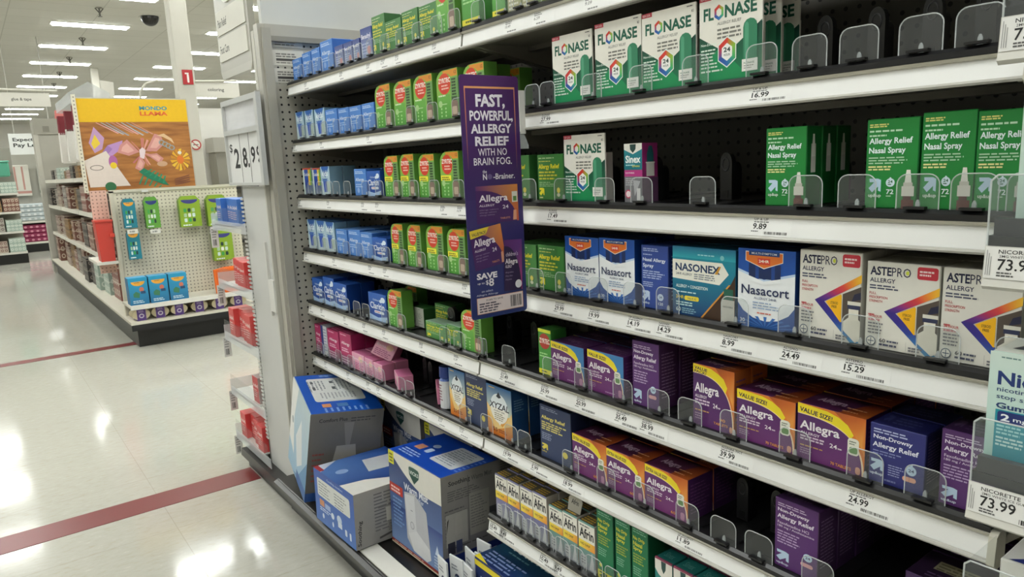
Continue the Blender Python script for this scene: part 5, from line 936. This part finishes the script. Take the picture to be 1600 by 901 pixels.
def hang_pack(col, tabc, cap, w=.1, h=.24, d=.05):
    b = B(); q = [(-w/2, 0), (w/2, 0), (w/2, h*.86), (w*.32, h), (-w*.32, h), (-w/2, h*.86)]; b.prism(q, 0, d, col, side=cap); f = F(b, (-w/2, 0, 0), (1, 0, 0), (0, 0, 1), (0, -1, 0), w, h)
    f.e(.5, .88, .4, .13, tabc, 180, 360); f.fl(.3, .86, .4, 1, .1, .02, '#4a5a6a', 1)
    for k in range(9): f.rr(.18+.2*(k % 3), .16+.16*(k//3), .32+.2*(k % 3), .28+.16*(k//3), .03, .03, ('#c9dcd8', '#3f9a4a', '#1c3a34', '#a9c4a0', '#e0e4dc')[k % 5])
    f.fl(.1, .08, .5, 1, .1, .04, '#dfeaea', 2); return b.mesh('pack')
TEAL = hang_pack('#1f7a8c', '#e0a03a', '#166070', .095); GRN = hang_pack('#5e9a3a', '#2a3a78', '#4a8430', .11); LIME = hang_pack('#86a62c', '#3a3a80', '#6f9422', .17)
for i, (me, nm_, x, z, s_, w_) in enumerate(((TEAL, 'teal', 1.065, .97, 1, 'top left of the craft pegboard'), (TEAL, 'teal', 1.068, .71, 1, 'lower left of the craft pegboard'), (GRN, 'green', 1.235, .955, 1.08, 'beside the upper teal pack'), (LIME, 'lime green', 1.535, .94, 1.1, 'alone at upper middle of pegboard'), (LIME, 'lime green', 1.76, .93, 1.12, 'upper one partly behind endcap trays'), (LIME, 'lime green', 1.775, .62, 1.12, 'lower one partly behind endcap trays'))):
    n = 3 if me is LIME else 2
    for k in range(n):
        p = thing('craft_kit', '%s hanging craft kit %s%s' % (nm_, w_, '' if k == 0 else ', %s on hook' % ORD[k]), 'craft kit', (x+.006*k, 6.66+.052*k if k < 2 else 6.762-.0, z), 0, 'hanging craft kits') if k < 2 else None
        if p is None: continue
        put(me, 'pack', p, (0, -.0, 0), None, (1, .9, s_))
    if i in (0, 2): b = B(); b.box(-.04, 0, 0, .04, .003, .035, '#d8d6cc', MATTE); f = F(b, (-.04, 0, 0), (1, 0, 0), (0, 0, 1), (0, -1, 0), .08, .035, MATTE); f.bars(.2, .3, .5, .4, '#666666', 10); tag(b.build('hook_price_tag', None, loc=(x, 6.63, z-.045)), 'white price tag under the upper %s craft kit' % nm_, 'price tag')
def f_box(f):
    f.g(0, 0, 1, 1, '#2a6f9c', '#2a9ac4'); f.e(.5, .86, .36, .16, '#e0a23a', 180, 360); f.fl(.3, .83, .4, 1, .1, .02, '#5a5a4a', 1); f.p([(.2, .3), (.5, .25), (.55, .42), (.35, .5), (.2, .42)], '#3f7a5a'); f.e(.66, .56, .12, .09, '#c4705a'); f.r(.6, .4, .85, .5, '#24486a'); f.fl(.15, .16, .6, 2, .06, .03, '#cfe4ee', 2)
bx = carton(.142, .222, .13, '#2b7fae', '#1f6a94', '#4aa4d0', f_box).mesh('carton')
for i in range(3): tag(put(bx, 'craft_box', None, (1.025+.152*i, 6.48, .3525), 0), 'blue craft box with orange half circle on craft shelf, %s' % ('leftmost', 'middle one', 'rightmost')[i], 'craft box', 'blue craft boxes')
b = B(); b.cbox(-.11, 0, 0, .11, .012, .21, '#d8641c', .004, PLAST); f = F(b, (-.11, 0, 0), (1, 0, 0), (0, 0, 1), (0, -1, 0), .22, .21); f.r(.08, .08, .92, .92, '#cc5a18'); pn = b.mesh('panel')
for i in range(5): tag(put(pn, 'craft_tray', None, (1.74+.028*i, 6.50+.03*i, .353), (-.1, 0, .0)), 'orange plastic craft tray standing on the craft shelf, %s of five from the front' % ORD[i], 'craft tray', 'orange craft trays')
b = B()
q = [(.067*math.cos(math.radians(15*k)), .05+.046*math.sin(math.radians(15*k))) for k in range(24)]; b.prism(q, 0, .12, '#cfc2a0', side='#bdb08c', smooth=True); b.prism([(-.034, .0), (.034, .0), (.034, .097), (-.034, .097)], -.001, .121, '#5b3f86')
f = F(b, (-.034, -.001, 0), (1, 0, 0), (0, 0, 1), (0, -1, 0), .068, .097); f.e(.5, .4, .3, .2, '#cfc8d8', n=12); f.e(.5, .4, .18, .1, '#6a4a92', n=10); f.fl(.2, .85, .6, 2, .1, .05, '#b9a8d0', 1); rl = b.mesh('roll')
for i, x in enumerate((1.02, 1.165, 1.31, 1.475, 1.64, 1.80)): tag(put(rl, 'craft_roll', None, (x, 6.47+.01*(i % 2), .2225), .06*(-1)**i), 'cream craft roll in a purple band under the craft shelf, %s from the left' % ORD[i], 'craft roll', 'cream craft rolls')
b = B(); b.box(0, 0, 0, .05, .012, .02, '#d9d8d2', PLAST); b.build('poster_clip', hd, loc=(.36, -.235, -.02))
rb = thing('red_storage_bin', 'red translucent plastic bin on the white side shelf of the craft gondola', 'storage bin', (.90, 6.80, .7005))
b = B(); b.prism([(0, 0), (.105, 0), (.115, .33), (-.01, .33)], 0, .15, '#c8443a', mat=PLAST); b.box(-.014, -.01, .33, .119, .155, .345, '#d24e42', PLAST); b.build('body', rb, loc=(-.068, .0, 0))
b = B(); b.box(.085, -.022, .2, .118, -.001, .23, '#d84a3c', PLAST); b.build('handle', rb, loc=(-.068, .0, 0))
b = B(); b.box(.80, 6.80, .675, .955, 7.35, .70, '#d8d5ca', MATTE); b.build('side_shelf', cg)

# the rest of that run: shelves along the main aisle
for k, (y0, y1) in enumerate(((7.6, 9.4), (9.4, 11.2), (11.2, 12.9))):
    for z in (.62, 1.02, 1.38):
        t = thing('side_shelf', 'beige side shelf of the craft run, %s bay, %s level' % (ORD[k], {.62: 'low', 1.02: 'middle', 1.38: 'high'}[z]), 'shelf', (0, 0, 0), 0, 'side shelves of the craft run')
        b = B(); b.box(1.0, y0+.02, z, 1.447, y1-.02, z+.02, '#bdb7a8', STEEL); b.build('deck', t)
        b = B(); b.box(.99, y0+.02, z-.02, 1.0, y1-.02, z+.025, '#d2cec2', MATTE); b.build('price_strip', t)
b = B(); b.box(1.45, 7.05, .222, 1.5, 12.95, 1.95, '#b5afa0', MATTE); b.build('spine_panel', cg)
pats = [('brown patterned cookware carton', '#7a5448', '#c9b8a6'), ('cream and maroon kitchen carton', '#b0a294', '#6e4a46'), ('grey white kitchen carton', '#a9a49a', '#5a4a46'), ('red and white kitchen carton', '#8a5a52', '#cfc4b8'), ('kraft brown carton', '#9a7a54', '#5f4a34'), ('dark charcoal carton', '#3a3634', '#8a8278'), ('pale green tinted carton', '#9fb0a4', '#d0d6cc')]
def pat(i, w, h, d):
    nm_, a, c = pats[i % 7]
    def pf(f):
        for r in range(3):
            for q in range(4): f.e(.14+.24*q, .2+.3*r, .09, .1, c, n=10); f.e(.14+.24*q, .2+.3*r, .05, .055, a, n=8)
        f.r(0, .46, 1, .5, c); f.r(0, .9, 1, .94, c)
    return carton(w, h, d, a, a, c, pf, pf, None, .003).mesh('carton')
R = random.Random(11); PM = [pat(i, .34, .26, .3) for i in range(7)]; ncart = [0]
for z, zn in ((.222, 'base'), (.64, 'low'), (1.04, 'middle'), (1.40, 'high')):
    y = 7.85; kn = -1
    while y < 12.6:
        kn += 1; i = R.randrange(7); s_ = R.uniform(.75, 1.2); hh = R.uniform(.4, .6) if zn == 'high' else R.uniform(.9, 1.2) if zn != 'base' else R.uniform(1., 1.4)
        tag(put(PM[i], 'kitchen_carton', None, (1.02+R.uniform(-.02, .05), y, z+.0005), FACE, (s_, 1, hh)), '%s, %s along the %s level of the craft run' % (pats[i][0], ORD[kn], zn), 'carton', 'kitchen cartons on the craft run'); y += .36*s_+R.uniform(.03, .12)
sw = B(); q = [(-.06, 0), (.06, 0), (.05, .32), (-.05, .32)]; sw.prism(q, 0, .04, '#e2dfd8'); sw.prism([(-.05, .3), (.05, .3), (.045, .5), (-.045, .5)], .0, .036, '#7a2430'); SW = sw.mesh('pouch')
sw = B(); sw.prism(q, 0, .04, '#dcd9d2'); sw.prism([(-.05, .3), (.05, .3), (.045, .5), (-.045, .5)], .0, .036, '#1a1817'); SB = sw.mesh('pouch')
for i in range(6): tag(put((SW, SB)[i % 2], 'utensil_pouch', None, (.97+.05*(i % 2), 8.05+.33*i, 1.575), .25), '%s topped white hanging pouch on the craft run, %s beyond the poster' % (('maroon', 'black')[i % 2], ORD[i]), 'utensil pack', 'hanging utensil pouches')
b = B(); b.prism([(0, 0), (.34, 0), (.34, .1), (.17, .2), (0, .1)], 0, 1.2, '#c9c8c3', mat=HAZY); tag(b.build('clear_canopy', None, loc=(.9, 7.95, 2.085), rot=0), 'clear plastic canopy over the hanging utensil pouches', 'plastic cover')

# ---------------------------------------------------------------- columns, hanging signs and things beyond
def column(x, y, w, label):
    t = thing('support_column', label, 'column', (x, y, 0)); b = B(); b.cbox(-w/2, -w/2, 0, w/2, w/2, CEIL, '#c6c3b8', .012, MATTE); b.build('shaft', t); b = B(); b.box(-w/2-.015, -w/2-.015, 0, w/2+.015, w/2+.015, .12, '#77746c', MATTE); b.build('base_trim', t); return t
c1 = column(1.985, 8.2, .175, 'square white support column behind the craft poster')
column(3.07, 21.5, .17, 'square white support column far off past the craft poster')
b = B(); b.box(0, 0, 0, .10, .006, .145, '#b3282e', PLAST); f = F(b, (0, 0, 0), (1, 0, 0), (0, 0, 1), (0, -1, 0), .1, .145); f.rr(.42, .12, .62, .7, .08, .06, '#eee6e2'); f.r(.25, .7, .62, .8, '#eee6e2')
tag(b.build('extinguisher_sign', None, loc=(1.95, 8.10, 2.30)), 'small red fire extinguisher sign high on the white column', 'safety sign')
b = B(); q = [(.055*math.cos(math.radians(15*k)), .055*math.sin(math.radians(15*k))) for k in range(24)]; b.prism(q, 0, .004, '#a83a38', mat=PLAST); f = F(b, (-.055, 0, -.055), (1, 0, 0), (0, 0, 1), (0, -1, 0), .11, .11); f.e(.5, .5, .38, .38, '#d8d4ca'); f.r(.25, .46, .75, .54, '#3a3836'); f.p([(.2, .74), (.26, .8), (.8, .26), (.74, .2)], '#a83a38')
tag(b.build('no_smoking_sign', None, loc=(2.0, 8.10, 1.69)), 'round red no smoking sign on the white column', 'safety sign')
def hang_sign(txt, x, y, z, w, h, label, arm):
    t = thing('aisle_category_sign', label, 'aisle sign', (x, y, z)); b = B(); b.box(0, 0, 0, w, .01, h, '#cfccc2', MATTE); f = F(b, (0, 0, 0), (1, 0, 0), (0, 0, 1), (0, -1, 0), w, h, MATTE)
    if txt: f.t(txt, .3, .36, .36, .28, '#55534e', .02)
    b.build('panel', t); b = B(); b.path(arm, .012, '#c9c6ba', 8, STEEL); b.build('arm', t); return t
hang_sign('coloring', 2.17, 8.6, 2.22, .49, .165, 'small white hanging sign beside the white column reading coloring', [(-.55, 0, -.12), (-.54, 0, .05), (-.48, 0, .13), (-.38, 0, .165), (0, 0, .17), (.47, 0, .19)])
hang_sign('glue & tape', .35, 8.6, 2.11, .46, .13, 'small white hanging sign at the frame edge reading glue and tape', [(-.1, 0, .16), (.5, 0, .15), (.53, 0, .155)])
hang_sign('', 1.36, 9.3, 2.22, .165, .24, 'blank white tilted sign plate above the craft poster', [(.08, .01, -.2), (.08, .01, .0)]).rotation_euler = (0, .06, .5)
# far wall with slogan sign and its shelves
em = thing('slogan_sign', 'white hanging slogan sign in the far distance with dark lettering', 'store sign', (.83, 17.2, 1.93)); b = B(); b.box(0, 0, 0, .80, .04, .40, '#d2d4d0', MATTE); f = F(b, (0, 0, 0), (1, 0, 0), (0, 0, 1), (0, -1, 0), .80, .40, MATTE); f.t('Expect More.', .08, .58, .84, .22, '#3a3c3a', .03); f.t('Pay Less.', .08, .30, .62, .24, '#3a3c3a', .03); b.build('panel', em)
b = B(); b.box(.1, .01, .40, .115, .025, 2.24, '#a9a79c', STEEL); b.box(.70, .01, .40, .715, .025, 2.24, '#a9a79c', STEEL); b.build('hanger', em)
fs = thing('textile_gondola', 'pale endcap far away holding towels and folded textiles', 'shelving', (.72, 17.4, 0))
b = B(); b.box(0, 0, 0, .95, .5, .16, '#171716', PLAST); b.build('kick_base', fs); b = B(); b.box(0, .44, .16, .95, .5, 2.0, '#a9a79c', MATTE); b.build('back_panel', fs)
for z in (.2, .62): b = B(); b.box(0, 0, z-.04, .95, .44, z, '#d0cdc2', MATTE); b.build('shelf', fs)
def towel(col, c2, w, h): 
    b = B(); b.cbox(-w/2, 0, 0, w/2, .03, h, col, .008, MATTE); f = F(b, (-w/2, 0, 0), (1, 0, 0), (0, 0, 1), (0, -1, 0), w, h, MATTE); f.r(0, .08, 1, .16, c2); f.r(.2, .2, .3, .95, c2); f.r(.6, .2, .7, .95, c2); return b.mesh('towel')
for i, (x, col, c2, w) in enumerate(((.93, '#d0cdc2', '#b88a80', .32), (1.33, '#b9bcb2', '#7f8c7a', .2))): tag(put(towel(col, c2, w, .62), 'hanging_towel', None, (x+.02, 17.75, 1.12)), ('wide cream hanging towel with pink bands far away', 'narrow grey green hanging towel far away')[i], 'towel', 'hanging towels')
def fold(col, c2):
    b = B(); b.cbox(-.38, 0, 0, .38, .35, .085, col, .02, MATTE); f = F(b, (-.38, 0, 0), (1, 0, 0), (0, 0, 1), (0, -1, 0), .76, .085, MATTE)
    for i in range(7): f.e(.1+.13*i, .5, .035, .25, c2, n=8)
    return b.mesh('cloth')
F1, F2 = fold('#a9b2b4', '#d0d4d2'), fold('#86284c', '#c98a9a')
for i in range(4): tag(put(F2, 'folded_textile', None, (1.19, 17.43, .2005+.086*i)), 'folded crimson patterned textile, %s from the bottom of the far stack' % ORD[i], 'textile', 'crimson textiles'); tag(put(F1, 'folded_textile', None, (1.19, 17.43, .6205+.086*i)), 'folded pale blue grey textile, %s from the bottom of the far stack' % ORD[i], 'textile', 'blue grey textiles')
lf = thing('housewares_gondola', 'far shelving of dim housewares cut by the frame edge', 'shelving', (-.6, 15.2, 0))
b = B(); b.box(0, 0, 0, 1.35, .6, .16, '#161615', PLAST); b.build('kick_base', lf); b = B(); b.box(0, .5, .16, 1.35, .56, 2.0, '#8f8c82', MATTE); b.build('back_panel', lf)
for z in (.2, .56, .9, 1.22): b = B(); b.box(0, 0, z-.035, 1.35, .5, z, '#cfccc2', MATTE); b.build('shelf', lf)
for z in (.2, .56, .9, 1.22):
    for i in range(5):
        tag(put(PM[R.randrange(7)] if z < 1.2 else PM[6], 'houseware_carton', None, (-.42+.26*i, 15.22, z+.0005), 0, (.7, 1, R.uniform(.6, .95))), 'small houseware carton on the far dim shelving, %s across, %s shelf up' % (ORD[i], ORD[(.2, .56, .9, 1.22).index(z)]), 'carton', 'far houseware cartons')
b = B(); b.cbox(-.13, 0, 0, .13, .3, .24, '#4f9a80', .02, PLAST); b.cbox(-.14, -.01, .24, .14, .31, .27, '#6fb09a', .01, PLAST); tag(b.build('storage_tub', None, loc=(.55, 15.2, 1.5)), 'sea green plastic tub on top of the far dim shelving', 'tub')
t = thing('grey_fixture', 'tall grey fixture with overhead box, at the far end of the craft run', 'shelving', (.95, 13.0, 0))
b = B(); b.box(0, 0, 0, .58, .4, 2.08, '#a8a59a', MATTE); b.box(-.01, -.012, 0, .05, 0, 2.08, '#b9b6ab', MATTE); b.box(.53, -.012, 0, .59, 0, 2.08, '#b9b6ab', MATTE); b.build('end_frame', t); b = B(); b.box(0, -.02, 2.08, .58, .42, 2.31, '#9a978c', MATTE); b.box(.12, -.03, 2.12, .2, -.02, 2.2, '#7f7c72', MATTE); b.build('overhead_box', t)
b = B(); b.tube((0, 0, 0), (0, 0, .13), .11, .10, '#c4706a', 20, MATTE); tag(b.build('lamp_shade', None, loc=(1.37, 13.15, 2.311)), 'salmon pink drum shade above the craft run', 'lamp shade')
# beyond the column: white partition and grey shelf end
b = B(); b.box(2.10, 8.9, 0, 2.75, 8.95, 2.13, '#d8d6cf', MATTE); tag(b.build('white_partition', None), 'bright white partition panel standing behind the white column', 'partition')
t = thing('grey_shelf_end', 'grey shelf end with a dark lower rack beyond the endcap trays', 'shelving', (2.30, 8.5, 0))
b = B(); b.box(0, 0, 0, .4, .3, 1.62, '#8a877c', MATTE); b.build('panel', t); b = B(); b.box(-.02, -.02, 1.62, .42, .32, 1.78, '#a5a298', MATTE); b.build('cap', t)
for z in (.6, 1.0, 1.2): b = B(); b.box(-.1, -.12, z, .4, 0, z+.03, '#2a2826', PLAST); b.build('rack', t)
